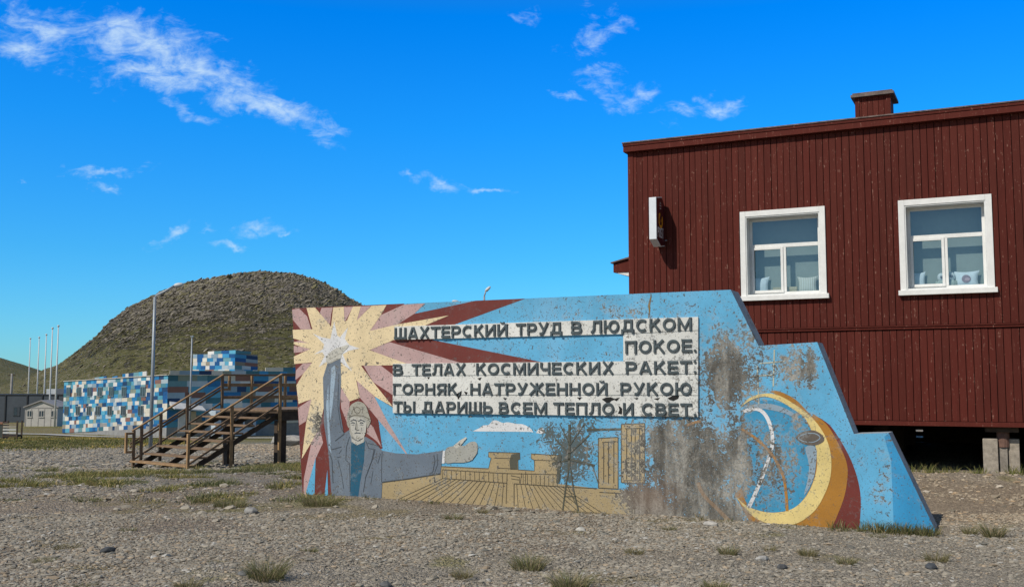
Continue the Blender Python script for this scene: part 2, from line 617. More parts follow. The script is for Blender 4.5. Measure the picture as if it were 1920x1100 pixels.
def hill(name, prof, D, y0, y1, nx, ny, base, rock_lo, rock_hi, seed, amp):
    pxs = np.array([q[0] for q in prof], float)
    pys = np.array([q[1] for q in prof], float)
    X = (pxs - 960) / F
    hp = 720 - pys
    hp = hp * (1 - 0.095 * np.clip(hp / 207, 0, 1) ** 3)
    Hh = hp / F * D + CAMZ
    x = np.linspace(X[0], X[-1], nx)
    y = np.linspace(y0, y1, ny)
    GA, GY = np.meshgrid(x, y)
    GX = GA * GY
    warp = (fbm(GX * 0.02, GY * 0.02, seed + 5, 3) - .5) * 14
    Hx = np.interp(GA + warp * 0.4 / D, X, Hh)
    tt = np.where(GY < D, (D - GY) / (D - y0), (GY - D) / (y1 - D))
    tt = np.clip(tt, 0, 1)
    gprof = 1 - tt ** 1.9 * (0.35 + 0.65 * tt)
    Z = base + (Hx - base) * gprof
    rel = np.clip((Z - base) / (Hh.max() - base), 0, 1)
    rockness = sstep(rock_lo, rock_hi, rel + (fbm(GX * .025, GY * .025, seed, 4) - .5) * .35)
    r1 = fbm(GX * 0.07 + GY * 0.05, GY * 0.10 + Z * 0.12, seed + 1, 5, 0.6, True) - 0.55
    r2 = fbm(GX * 0.4, GY * 0.25 + Z * 0.5, seed + 2, 4, 0.6, True) - 0.5
    # broken strata: short tilted ledges
    sv = Z * 0.33 + GX * 0.11 + 1.8 * fbm(GX * .05, GY * .05, seed + 3, 3)
    led = (sv - np.floor(sv))
    led = np.minimum(led / 0.8, (1 - led) / 0.2) - 0.5
    edge = np.clip((gprof) * 6, 0, 1)
    Z = Z + (r1 * 4.2 + r2 * 1.5 + led * 1.3) * amp * (0.16 + 0.84 * rockness) * edge
    v = np.stack([GX.ravel(), GY.ravel(), Z.ravel()], 1)
    idx = np.arange(nx * ny).reshape(ny, nx)
    fc = np.stack([idx[:-1, :-1].ravel(), idx[:-1, 1:].ravel(), idx[1:, 1:].ravel(), idx[1:, :-1].ravel()], 1)
    c = np.stack([rockness.ravel()] * 3, 1)
    np_mesh(name, v, fc, hmat, c, False, 'structure')
    return v, rockness.ravel(), edge.ravel()


HV, HR, HE = hill('rocky_hill', [(-420, 742), (-200, 738), (0, 728), (60, 706), (85, 693), (110, 686), (135, 670), (180, 639), (207, 613), (240, 588), (300, 559), (340, 542), (400, 526), (450, 515), (490, 513), (540, 518), (590, 533), (630, 554), (665, 576), (720, 612), (800, 655), (900, 700), (1000, 724), (1200, 740)],
     500, 250, 760, 720, 420, -6, 0.02, 1.0, 3, 0.5)
hill('far_hill', [(-900, 640), (-500, 600), (-200, 636), (0, 673), (40, 684), (85, 698), (140, 716), (260, 730), (420, 740)],
     1100, 700, 1700, 220, 160, -8, 0.35, 0.9, 33, 0.8)

# ------------------------------------------------------------------ shared materials
M_conc = simple('raw_concrete', (0.27, 0.255, 0.23), 0.9, 0.3, 5, 0.4)
M_white = simple('white_window_paint', (0.70, 0.70, 0.68), 0.5, 0.07, 6)
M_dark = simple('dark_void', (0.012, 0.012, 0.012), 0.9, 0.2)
M_steel = simple('galvanised_steel', (0.27, 0.30, 0.33), 0.5, 0.12, 6, 0, 0.3)
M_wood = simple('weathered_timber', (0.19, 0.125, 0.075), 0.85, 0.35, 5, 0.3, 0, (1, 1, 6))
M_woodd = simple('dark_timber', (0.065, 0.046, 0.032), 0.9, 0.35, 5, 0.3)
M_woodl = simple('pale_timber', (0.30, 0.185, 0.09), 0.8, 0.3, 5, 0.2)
M_rock = simple('pale_rock', (0.30, 0.285, 0.26), 0.95, 0.35, 6, 0.8)

# ------------------------------------------------------------------ the mural wall
A = on_ground(567, 922)
B = on_ground(1750, 987)
MANG = math.atan2(A.y - B.y, B.x - A.x)
MU = Vector((math.cos(MANG), -math.sin(MANG), 0))
MN = Vector((-math.sin(MANG), -math.cos(MANG), 0))


def uv(px, py):
    d = ray(px, py)
    c = Vector((0, 0, CAMZ))
    q = c + d * ((A - c).dot(MN) / d.dot(MN))
    return ((q - A).dot(MU), q.z)


# shared wear: where the paint has come off, as a node group in wall coordinates
wg = bpy.data.node_groups.new('paint_wear', 'ShaderNodeTree')
wg.interface.new_socket('Bare', in_out='OUTPUT', socket_type='NodeSocketFloat')
wg.interface.new_socket('Concrete', in_out='OUTPUT', socket_type='NodeSocketColor')
wg.interface.new_socket('Stain', in_out='OUTPUT', socket_type='NodeSocketFloat')
wg.interface.new_socket('Fade', in_out='OUTPUT', socket_type='NodeSocketFloat')
wg.interface.new_socket('Tone', in_out='OUTPUT', socket_type='NodeSocketFloat')
wg.interface.new_socket('Height', in_out='OUTPUT', socket_type='NodeSocketFloat')
G = NT(wg)
gout = G.node('NodeGroupOutput')
go = G.node('ShaderNodeTexCoord').outputs['Object']


def blobs(lst):
    r = None
    for (px, py, rx, ry, st) in lst:
        u0, v0 = uv(px, py)
        u1, _ = uv(px + rx, py)
        _, v1 = uv(px, py - ry)
        mp = G.node('ShaderNodeMapping', vector_type='TEXTURE')
        mp.inputs['Location'].default_value = (u0, 0, v0)
        mp.inputs['Scale'].default_value = (abs(u1 - u0), 50, abs(v1 - v0))
        G.l.new(go, mp.inputs['Vector'])
        ln = G.node('ShaderNodeVectorMath', operation='LENGTH')
        G.l.new(mp.outputs[0], ln.inputs[0])
        v = G.math('MULTIPLY', G.math('SUBTRACT', 1.0, G.math('POWER', ln.outputs['Value'], 1.5), clamp=True), st)
        r = v if r is None else G.math('MAXIMUM', r, v)
    return r


big = blobs([(1362, 700, 62, 95, 1.0), (1290, 870, 215, 175, .62), (1300, 880, 120, 125, 1.05), (1375, 700, 115, 140, .55), (1310, 965, 130, 60, 1.1), (1240, 965, 70, 45, 1.0), (1385, 860, 42, 130, .8), (1245, 840, 45, 80, .95), (1490, 690, 62, 55, .62), (1440, 700, 40, 40, .4), (1520, 690, 20, 60, .75),
             (1215, 935, 90, 50, .9), (592, 795, 22, 55, .55), (1080, 850, 75, 75, .34), (1500, 790, 40, 40, .45), (1655, 900, 30, 100, .30), (1455, 870, 85, 100, .52), (1430, 840, 45, 70, .5), (1180, 590, 150, 35, .3),
             (1405, 600, 30, 50, .3), (780, 830, 40, 30, .26), (840, 900, 60, 25, .25), (1260, 690, 60, 60, .22), (1100, 590, 140, 30, .2), (1200, 650, 60, 60, .2), (640, 700, 60, 60, .16)])
nA = G.noise(go, 5.0, 10, 0.72, 0.6)
nB = G.noise(go, 17.0, 6, 0.66, 0.9)
nC = G.noise(go, 46.0, 4, 0.6, 0.4)
mixn = G.math('ADD', G.math('ADD', G.math('MULTIPLY', nA, 0.28), G.math('MULTIPLY', nB, 0.44)), G.math('MULTIPLY', G.noise(go, 46.0, 4, 0.6, 0.4), 0.28))
m1 = G.step(G.math('ADD', mixn, G.math('MULTIPLY', big, 0.27)), 0.600, 0.625)
m2 = G.step(G.math('ADD', nB, G.math('MULTIPLY', big, 0.14)), 0.615, 0.645)
m3 = G.step(G.math('ADD', nC, G.math('MULTIPLY', nA, 0.35)), 0.785, 0.81)
nD = G.noise(go, 30.0, 5, 0.65, 1.6)
flk = G.step(nD, 0.60, 0.63)
m1 = G.math('MULTIPLY', m1, G.math('MULTIPLY_ADD', flk, -0.85, 1.0))
bare = G.math('MAXIMUM', m1, G.math('MULTIPLY', G.math('MAXIMUM', m2, m3), 0.9))
cn = G.noise(G.mapping(go, (1.5, 1, .8)), 1.9, 10, 0.72, 0.4)
conc = G.ramp(cn, [(0.34, (0.040, 0.037, 0.032)), (0.47, (0.135, 0.127, 0.110)), (0.62, (0.34, 0.325, 0.29))])
conc = G.mix(G.math('MULTIPLY', G.step(nC, .52, .60), 0.42), conc, (0.07, 0.062, 0.05))
conc = G.mix(G.math('MULTIPLY', G.step(nB, .50, .40), 0.38), conc, (0.05, 0.045, 0.038))
conc = G.mix(G.math('MULTIPLY', G.step(nD, .44, .38), 0.42), conc, (0.36, 0.345, 0.31))
vst = G.noise(G.mapping(go, (7, 1, .6)), 1.0, 5, .65)
conc = G.mix(G.math('MULTIPLY', G.step(vst, .48, .62), 0.6), conc, (0.055, 0.049, 0.041))
rust = blobs([(1220, 930, 75, 50, 1.0)])
conc = G.mix(G.math('MULTIPLY', rust, 0.45), conc, (0.20, 0.125, 0.085))
chipc = G.mix(m1, (0.085, 0.076, 0.068), conc)
st = blobs([(1070, 850, 62, 80, 1.0), (1035, 815, 40, 40, .75), (1100, 800, 40, 40, .7), (1010, 830, 25, 20, .4)])
stn = G.noise(go, 13.0, 5, 0.6, 2.2)
stain = G.step(G.math('ADD', stn, G.math('MULTIPLY', st, 0.34)), 0.66, 0.70)
fade_ = G.step(G.math('ADD', G.math('ADD', G.math('MULTIPLY', nA, .6), G.math('MULTIPLY', nB, .4)), G.math('MULTIPLY', big, 0.30)), 0.53, 0.66)
tone = G.math('ADD', G.math('MULTIPLY', G.noise(go, 1.6, 5, 0.6), 0.5), G.math('MULTIPLY', nC, 0.25))
hgt = G.math('SUBTRACT', G.math('ADD', G.math('MULTIPLY', nC, 0.25), G.math('MULTIPLY', nD, 0.2)), bare)
for nm, s in (('Bare', bare), ('Concrete', chipc), ('Stain', stain), ('Tone', tone), ('Height', hgt), ('Fade', fade_)):
    G.l.new(s, gout.inputs[nm])


def paint(name, col, col2=None, fade=0.0, wear=1.0, stain=True):
    m, t, p = new_mat(name)
    g = t.node('ShaderNodeGroup')
    g.node_tree = wg
    k = t.step(g.outputs['Tone'], 0.25, 0.5)
    c = t.mix(k, tuple(x * 0.84 for x in col), tuple(min(1, x * 1.1) for x in col))
    if fade:
        o = t.node('ShaderNodeTexCoord').outputs['Object']
        f = t.step(t.noise(t.mapping(o, (1.6, 1, .5)), 1.3, 6, 0.6), .45, .72)
        c = t.mix(t.math('MULTIPLY', f, fade), c, col2)
    c = t.mix(t.math('MULTIPLY', g.outputs['Fade'], 0.42 * wear), c, (0.33, 0.37, 0.39))
    if stain:
        c = t.mix(t.math('MULTIPLY', g.outputs['Stain'], 0.9), c, (0.072, 0.074, 0.058))
    c = t.mix(t.math('MULTIPLY', g.outputs['Bare'], wear), c, g.outputs['Concrete'])
    t.put(p.inputs['Base Color'], c)
    p.inputs['Roughness'].default_value = 0.62
    p.inputs['Specular IOR Level'].default_value = 0.3
    t.put(p.inputs['Normal'], t.bump(g.outputs['Height'], 0.35, 0.008))
    return m


P_blue = paint('sky_blue_paint', (0.105, 0.375, 0.60), (0.20, 0.42, 0.62), 0.45)
P_deep = paint('deep_blue_paint', (0.030, 0.25, 0.49), (0.12, 0.33, 0.52), 0.25)
P_disc = paint('disc_blue_paint', (0.035, 0.25, 0.44), (0.14, 0.33, 0.46), 0.5)
P_mar = paint('maroon_paint', (0.145, 0.028, 0.022), (0.2, 0.07, 0.06), 0.3, 0.6)
P_pink = paint('dusty_pink_paint', (0.46, 0.31, 0.30), (0.42, 0.34, 0.33), 0.4)
P_cream = paint('cream_paint', (0.70, 0.565, 0.35), (0.64, 0.54, 0.39), 0.4)
P_mast = paint('faded_mast_paint', (0.45, 0.46, 0.36), (0.25, 0.40, 0.5), 0.7)
P_white = paint('white_paint', (0.66, 0.66, 0.67), (0.6, 0.6, 0.6), 0.3)
P_skin = paint('grey_skin_paint', (0.50, 0.485, 0.43), (0.42, 0.41, 0.38), 0.5)
P_skin2 = paint('grey_glove_paint', (0.33, 0.33, 0.30), (0.42, 0.42, 0.39), 0.6)
P_helm = paint('helmet_paint', (0.36, 0.345, 0.29), (0.3, 0.29, 0.26), 0.5)
P_jack = paint('jacket_blue_grey_paint', (0.130, 0.162, 0.205), (0.175, 0.215, 0.26), 0.5)
P_jackl = paint('sleeve_highlight_paint', (0.29, 0.38, 0.47), (0.22, 0.29, 0.36), 0.5)
P_jackd = paint('jacket_fold_paint', (0.055, 0.068, 0.085))
P_vest = paint('petrol_blue_vest_paint', (0.012, 0.082, 0.145), (0.03, 0.12, 0.19), 0.4)
P_tan = paint('tan_paint', (0.37, 0.285, 0.155), (0.33, 0.27, 0.17), 0.5)
P_tanl = paint('light_tan_paint', (0.47, 0.37, 0.21))
P_line = paint('dark_brown_line_paint', (0.075, 0.060, 0.038))
P_och = paint('ochre_brown_paint', (0.36, 0.165, 0.025), (0.33, 0.16, 0.04), 0.4, 0.6)
P_yel = paint('pale_yellow_paint', (0.66, 0.52, 0.21), (0.6, 0.5, 0.27), 0.4, 0.6)
P_grey = paint('pale_grey_blue_paint', (0.25, 0.335, 0.41), (0.2, 0.25, 0.3), 0.6)
P_oval = paint('dark_oval_paint', (0.12, 0.098, 0.08))
P_olive = paint('derrick_olive_paint', (0.085, 0.085, 0.062))

mural = empty('mural_wall', A, -MANG)
tag(mural, 'long low concrete wall painted with a miner, sunburst and raised inscription, standing on the gravel', 'mural')
LAY = 0.0011


def pts(l):
    return [uv(*q) for q in l]


def poly(mb, l, layer, mi):
    mb.m = mi
    y = -LAY * layer
    q = pts(l)
    # face the front (towards -y)
    ar = sum(q[i][0] * q[(i + 1) % len(q)][1] - q[(i + 1) % len(q)][0] * q[i][1] for i in range(len(q)))
    if ar < 0:
        q = q[::-1]
    mb.face([(u, y, v) for u, v in q])


def stroke(mb, l, layer, mi, wpx, closed=False, taper=False):
    """painted line of constant width (photo pixels at the wall)"""
    mb.m = mi
    q = [Vector(a) for a in pts(l)]
    w = wpx * 0.0068 / 2
    y = -LAY * layer
    n = len(q)
    L, R = [], []
    for i in range(n):
        if closed:
            d = q[(i + 1) % n] - q[i - 1]
        else:
            d = q[min(i + 1, n - 1)] - q[max(i - 1, 0)]
        d.normalize()
        nn = Vector((-d.y, d.x))
        ww = w
        if taper:
            ww = w * (1.0 - 0.75 * abs(2 * i / (n - 1) - 1))
        L.append(q[i] + nn * ww)
        R.append(q[i] - nn * ww)
    for i in range(n if closed else n - 1):
        j = (i + 1) % n
        mb.face([(R[i].x, y, R[i].y), (R[j].x, y, R[j].y), (L[j].x, y, L[j].y), (L[i].x, y, L[i].y)])


def smooth(l, n=4, closed=False):
    """Catmull-Rom through pixel points"""
    out = []
    N = len(l)
    rng = range(N if closed else N - 1)
    for i in rng:
        g = (lambda k: l[k % N]) if closed else (lambda k: l[max(0, min(N - 1, k))])
        p0, p1, p2, p3 = g(i - 1), g(i), g(i + 1), g(i + 2)
        for s in range(n):
            t = s / n
            out.append(tuple(0.5 * ((2 * p1[k]) + (-p0[k] + p2[k]) * t + (2 * p0[k] - 5 * p1[k] + 4 * p2[k] - p3[k]) * t * t + (-p0[k] + 3 * p1[k] - 3 * p2[k] + p3[k]) * t ** 3) for k in (0, 1)))
    if not closed:
        out.append(tuple(l[-1]))
    return out


OUT = [(548, 578), (1370, 543), (1422, 648), (1532, 641), (1601, 813), (1666, 811), (1753, 992), (1753, 1050), (571, 985), (567, 922)]
wb = MB()
q = pts(OUT)
TH = 0.40
P_side = paint('edge_paint_with_skylight', (0.36, 0.42, 0.46), (0.40, 0.40, 0.38), 0.9)  # edge colour lightened to paint in skylight on the right-hand edges
n = len(q)
wb.m = 0
wb.face([(u, 0, v) for u, v in q[::-1]])
wb.m = 1
wb.face([(u, TH, v) for u, v in q])
for i in range(n):
    a, b = q[i], q[(i + 1) % n]
    wb.m = 2 if i in (1, 2, 3, 4, 5) else 1
    wb.face([(a[0], 0, a[1]), (b[0], 0, b[1]), (b[0], TH, b[1]), (a[0], TH, a[1])])
wb.build('wall', [P_blue, M_conc, P_side], mural)

# sunburst: maroon ground, pink rays, cream rays
MT = [P_mar, P_pink, P_cream, P_blue]
sb = MB()
poly(sb, [(548, 578), (757, 569), (777, 588), (892, 563.5), (985, 559.6), (845, 611), (811, 637), (1019, 679), (868, 683), (739, 690), (739, 765), (703, 743), (717, 840), (640, 880), (625, 950), (569, 955)], 1, 0)
for pl in ([(548, 580), (561, 578), (576, 593), (584, 618), (564, 617), (549, 599)],
           [(603, 577), (624, 576), (621, 589), (619, 608), (604, 598), (600, 586)],
           [(645, 575), (662, 575), (646, 605)], [(677, 574), (696, 573), (669, 601)],
           [(686, 622), (715, 590), (757, 571), (797, 568.5), (777, 588), (745, 608), (700, 620)],
           [(693, 655), (731, 641), (868, 681), (770, 684), (745, 680)],
           [(681, 684), (713, 684), (738, 703), (738, 741), (700, 716)],
           [(669, 712), (702, 743), (728, 792), (772, 864), (742, 826), (675, 745)],
           [(636, 722), (656, 750), (652, 795), (640, 765)],
           [(551, 641), (563, 638), (583, 644), (566, 646)], [(551, 648), (566, 650), (584, 654), (565, 660), (551, 661)],
           [(555, 694), (568, 681), (587, 680), (569, 700), (554, 712)],
           [(559, 764), (586, 746), (574, 789), (561, 797)],
           [(568, 955), (570, 896), (584, 829), (599, 802), (606, 829), (592, 859), (572, 955)],
           [(690, 790), (688, 812), (706, 826), (716, 838), (700, 800)]):
    poly(sb, pl, 2, 1)
poly(sb, [(571, 955), (574, 921), (592, 858), (589, 955)], 3, 3)
poly(sb, [(606, 955), (610, 916), (614, 880), (616, 955)], 3, 3)
CREAM = [(575, 577), (591, 576.5), (619, 609), (621, 612), (625, 576), (645, 575), (646, 603), (651, 600), (662, 574.5), (677, 574), (669, 601), (697, 573), (725, 571.5), (714, 591), (694, 620), (745, 608), (842, 591), (790, 613), (741, 636), (693, 656),
         (770, 684), (677, 685), (700, 716), (738, 763), (703, 743), (668, 712), (675, 745), (656, 752), (640, 726), (620, 720), (608, 760), (600, 800), (584, 829), (566, 860), (574, 795), (584, 748), (572, 752), (560, 757), (556, 722), (569, 700), (586, 679), (552, 682), (551, 668), (582, 654), (566, 650), (551, 645), (551, 641), (580, 643), (560, 637), (550, 634), (549, 618), (586, 617)]
poly(sb, CREAM, 4, 2)
sb.build('sunburst', MT, mural, fix=False)
st_ = MB()
poly(st_, [(627, 602), (633, 629), (638, 632), (653, 613), (647, 635), (655, 646), (675, 653), (655, 657), (643, 664), (650, 680), (661, 696), (645, 684), (636, 675), (615, 676), (598, 688), (609, 667), (605, 660), (589, 664), (606, 654), (608, 645), (597, 634), (587, 625), (604, 632), (620, 635)], 5, 0)
st_.build('star', [P_white], mural, fix=False)

# miner
mm = MB()
MJ = [P_jack, P_jackl, P_jackd]
poly(mm, [(614, 682), (639, 672), (640, 715), (637, 765), (645, 812), (656, 805), (670, 830), (686, 818), (700, 826), (717, 844), (742, 849), (782, 851), (831, 844), (826, 887), (717, 904), (714, 960), (624, 955), (616, 845), (608, 795), (606, 708)], 6, 0)
poly(mm, [(622, 690), (628, 684), (630, 700), (624, 760), (620, 790), (618, 760)], 7, 1)
poly(mm, [(612, 760), (616, 720), (618, 790), (622, 850), (617, 840)], 7, 1)
for l, w in (([(636, 700), (634, 760), (640, 800), (646, 813)], 1.6), ([(646, 813), (629, 826)], 2.2), ([(618, 832), (623, 842), (641, 837)], 1.6),
             ([(656, 818), (650, 838), (649, 862), (656, 868), (657, 921)], 1.6), ([(686, 825), (692, 840), (704, 842), (699, 860), (686, 895), (682, 921)], 1.8),
             ([(702, 842), (697, 865), (685, 896)], 1.4), ([(634, 862), (640, 884), (645, 915)], 1.4), ([(705, 860), (709, 868), (714, 850)], 1.4),
             ([(814, 852), (816, 864), (812, 884), (806, 888)], 1.8), ([(820, 850), (821, 870), (815, 886)], 1.4), ([(717, 903), (770, 896), (826, 887)], 2.0),
             ([(625, 905), (623, 862), (619, 850)], 2.0), ([(717, 846), (716, 870), (716, 903)], 1.5), ([(690, 830), (712, 836)], 1.4), ([(636, 850), (641, 843)], 1.3), ([(632, 857), (641, 855)], 1.3), ([(700, 882), (696, 905)], 1.3)):
    stroke(mm, l, 8, 2, w)
jacket = mm.build('painted_miner', MJ, mural, fix=False)
vb = MB()
poly(vb, [(659, 828), (670, 834), (685, 826), (683, 864), (676, 902), (669, 955), (657, 955)], 7, 0)
vb.build('vest', [P_vest], jacket, fix=False)
fb = MB()
poly(fb, smooth([(656, 784), (661, 781), (680, 782), (687, 791), (687, 805), (685, 814), (680, 822), (672, 826), (665, 823), (659, 817), (656, 805)], 3, True), 9, 0)
poly(fb, [(659, 815), (660, 828), (670, 834), (683, 828), (684, 815), (672, 827)], 8, 0)
poly(fb, [(670, 791), (669, 799), (667.5, 804), (672, 807), (671, 804), (671.5, 796)], 10, 1)
poly(fb, [(668, 818), (672, 820), (676, 817), (674, 822), (670, 822)], 10, 1)
poly(fb, [(656, 790), (659, 806), (662, 816), (668, 823), (660, 818), (656, 806)], 10, 1)
for l, w in (([(658, 789), (663, 786.5), (669, 787.5)], 2.0), ([(673, 789), (678, 786.5), (685, 790)], 2.0), ([(659.5, 792.5), (662.5, 791.5), (666, 793)], 2.2), ([(675.5, 792.5), (678.5, 791.5), (682, 793)], 2.2),
             ([(669, 789), (668, 799), (666.5, 804), (670, 806.5), (674.5, 805)], 1.3), ([(665.5, 812), (670, 810.8), (677, 811.5)], 1.8), ([(660, 818), (665, 823), (672, 826), (681, 821)], 1.4), ([(660, 796), (665, 796.5)], .8), ([(676, 796), (682, 796.5)], .8), ([(679, 801), (678, 806)], .8)):
    stroke(fb, l, 11, 2, w)
fb.build('face', [P_skin, P_helm, P_jackd], jacket, fix=False)
hb = MB()
poly(hb, smooth([(651, 789), (652, 778), (657, 761), (664, 755), (672, 752), (682, 755), (688, 763), (693, 779), (696, 788), (693, 796), (689, 802), (687, 791), (680, 783), (665, 781), (657, 783), (656, 802), (652, 797)], 2, True), 10, 0)
stroke(hb, smooth([(670, 763), (675, 765), (676, 771), (671, 775), (666, 771), (666, 765)], 3, True), 11, 1, 1.2, True)
stroke(hb, [(655, 781), (665, 778), (680, 779), (694, 785)], 11, 1, 1.2)
stroke(hb, [(660, 775), (665, 762)], 11, 1, .9)
stroke(hb, [(681, 775), (680, 762)], 11, 1, .9)
hb.build('helmet', [P_helm, P_line], jacket, fix=False)
gb = MB()
poly(gb, smooth([(614, 682), (613, 668), (626, 655), (642, 649), (655, 646), (651, 653), (641, 663), (640, 671), (630, 676)], 2, True), 9, 0)
stroke(gb, [(618, 674), (628, 668), (640, 662)], 10, 1, 1.0)
stroke(gb, [(615, 681), (630, 675), (640, 671)], 10, 1, 1.2)
stroke(gb, [(640, 657), (648, 651)], 10, 1, .9)
gb.build('raised_fist', [P_skin, P_helm], jacket, fix=False)
gb = MB()
poly(gb, [(831, 845), (835, 844), (834, 868), (829, 868)], 9, 2)
poly(gb, smooth([(838, 839), (850, 836), (857, 835), (865, 834), (872, 835), (880, 829), (891, 827), (896, 834), (895, 848), (886, 861), (874, 866), (850, 867), (835, 867), (835, 853)], 2, True), 9, 0)
poly(gb, [(850, 836), (863, 825), (874, 818.5), (876, 820.5), (864, 835), (857, 840)], 10, 1)
for l in ([(857, 840), (864, 846), (860, 854), (868, 862)], [(836, 842), (836, 866)], [(862, 850), (856, 846)], [(846, 866), (870, 866), (886, 861), (895, 848)], [(884, 846), (892, 842)]):
    stroke(gb, l, 11, 3, 1.1)
gb.build('open_hand', [P_skin2, P_skin, P_white, P_helm], jacket, fix=False)

# painted factory: quay, plant and two towers
tb = MB()
TM = [P_tan, P_tanl, P_line, P_olive]
poly(tb, [(717, 904), (826, 887), (828, 873), (916, 877), (921, 858), (916, 856), (916, 847), (975, 848), (975, 860), (971, 862), (972, 880), (1002, 882), (1002, 862), (996, 859), (996, 850), (1052, 853), (1050, 884), (1045, 906), (1120, 915), (1225, 922), (1262, 968), (1262, 1010), (714, 970)], 1, 0)
poly(tb, [(1122, 821), (1159, 819), (1160, 916), (1122, 914)], 1, 0)
poly(tb, [(1165, 795), (1209, 793), (1209, 906), (1165, 904)], 1, 0)
poly(tb, [(959, 851), (975, 849), (974, 860), (970, 863), (971, 880), (957, 880), (955, 864)], 2, 3)
for l, w in (([(828, 874), (916, 878), (921, 858), (916, 856), (916, 847), (975, 848.5), (975, 860), (971, 862), (972, 880), (1002, 882), (1002, 862), (996, 859), (996, 850), (1052, 853)], 1.4),
             ([(829, 880), (950, 887), (1045, 889)], 1.4), ([(829, 896), (950, 905)], 1.6), ([(964, 906), (1056, 912), (1120, 915)], 1.6), ([(951, 886), (949, 944)], 1.4), ([(964, 906), (964, 948)], 1.8),
             ([(927, 858), (962, 859)], 1.2), ([(933, 877), (966, 878)], 1.2), ([(1002, 862), (1045, 863)], 1.2), ([(958, 891), (974, 894), (974, 905)], 1.4), ([(959, 897), (973, 899)], 1.2), ([(978, 886), (976, 905)], 1.2), ([(986, 884), (985, 906)], 1.2)):
    stroke(tb, l, 3, 2, w)
for i in range(14):
    x = 829 + i * 8.7
    if x < 948:
        stroke(tb, [(x, 881 + (x - 829) * .05), (x + .5, 896 + (x - 829) * .075)], 3, 2, 1.1)
for i in range(9):
    x = 981 + i * 8
    stroke(tb, [(x, 889 + i * .3), (x, 907 + i * .6)], 3, 2, 1.1)
for i in range(15):
    t0 = i / 14
    xa = 829 + t0 * 115
    xb = 745 + t0 * 196
    stroke(tb, [(xa, 897 + t0 * 8), (xb, 936 + t0 * 14)], 3, 2, 1.2)
for i in range(12):
    t0 = i / 11
    stroke(tb, [(969 + t0 * 85, 907 + t0 * 5), (972 + t0 * 160, 957 + t0 * 6)], 3, 2, 1.2)
for xx, y0, y1 in [(1122, 821, 914), (1159, 819, 916), (1132, 830, 905), (1141, 829, 905), (1151, 829, 905), (1165, 795, 904), (1209, 793, 906), (1175, 803, 898), (1184, 802, 898), (1191, 802, 898), (1199, 802, 899)]:
    stroke(tb, [(xx, y0), (xx, y1)], 3, 2, 1.6)
for l in ([(1122, 821), (1159, 819)], [(1165, 795), (1209, 793)], [(1129, 829), (1155, 827)], [(1172, 803), (1204, 802)], [(1122, 914), (1160, 916)], [(1124, 922), (1162, 924)], [(1166, 904), (1209, 906)], [(1170, 900), (1203, 900)]):
    stroke(tb, l, 3, 2, 1.6)
tb.build('painted_factory', TM, mural, fix=False)
db = MB()
for l, w in (([(1066, 880), (1062, 905), (1055, 958)], 3), ([(1070, 880), (1076, 920), (1085, 958)], 3), ([(1058, 930), (1080, 930)], 1.5), ([(1062, 905), (1080, 945)], 1.5), ([(1068, 795), (1067, 880)], 5), ([(1040, 820), (1067, 850), (1105, 815)], 3), ([(1035, 870), (1068, 860), (1115, 872)], 4), ([(1050, 795), (1067, 830)], 2), ([(1095, 795), (1068, 835)], 2),
             ([(1050, 853), (1046, 905)], 7), ([(1110, 870), (1122, 905)], 2), ([(1100, 805), (1165, 804)], 4)):
    stroke(db, l, 5, 0, w)
db.build('painted_derrick', [P_olive], mural, fix=False)
cb = MB()
poly(cb, smooth([(886, 808), (899, 802), (906, 797), (916, 796), (923, 789), (931, 787.5), (942, 792), (953, 791), (968, 794), (981, 795), (994, 802), (1000, 810)], 3) + [(994, 809)], 1, 0)
poly(cb, [(1005, 811), (1011, 802), (1017, 800), (1023, 811), (1016, 813)], 1, 0)
cb.build('painted_cloud', [P_white], mural, fix=False)

# right end: crescent rings, disc, arcs, lattice mast
rb = MB()
RM = [P_mar, P_och, P_yel, P_disc, P_grey, P_oval, P_white, P_deep, P_cream]
poly(rb, [(1658, 818), (1666, 811.5), (1753, 992), (1676, 992), (1671, 865)], 1, 7)
poly(rb, smooth([(1524, 776), (1545, 788), (1562, 804), (1589, 848), (1606, 890), (1614, 935), (1611, 996)], 4) + [(1550, 996)], 1, 0)
poly(rb, smooth([(1526, 776), (1551, 796), (1572, 831), (1587, 865), (1589, 895), (1581, 937), (1557, 996)], 4) + [(1412, 990), (1378, 926)], 2, 1)
poly(rb, smooth([(1444, 733), (1461, 733), (1491, 748), (1512, 769), (1522, 780), (1491, 760)], 3), 2, 1)
poly(rb, smooth([(1390, 770), (1430, 750), (1482, 762), (1518, 800), (1530, 850), (1524, 903), (1492, 950), (1440, 960), (1402, 948), (1386, 870)], 4, True), 3, 3)
outer = smooth([(1388, 764), (1406, 745), (1435, 737), (1461, 741), (1491, 758), (1517, 777), (1538, 801), (1553, 831), (1559, 865), (1555, 903), (1538, 942), (1521, 963), (1495, 980), (1465, 984), (1427, 976), (1401, 957), (1379, 928)], 4)
inner = smooth([(1379, 928), (1401, 948), (1435, 959), (1465, 959), (1491, 950), (1512, 929), (1525, 903), (1532, 873), (1529, 835), (1521, 805), (1508, 782), (1482, 763), (1457, 749), (1431, 743), (1406, 751), (1388, 764)], 4)
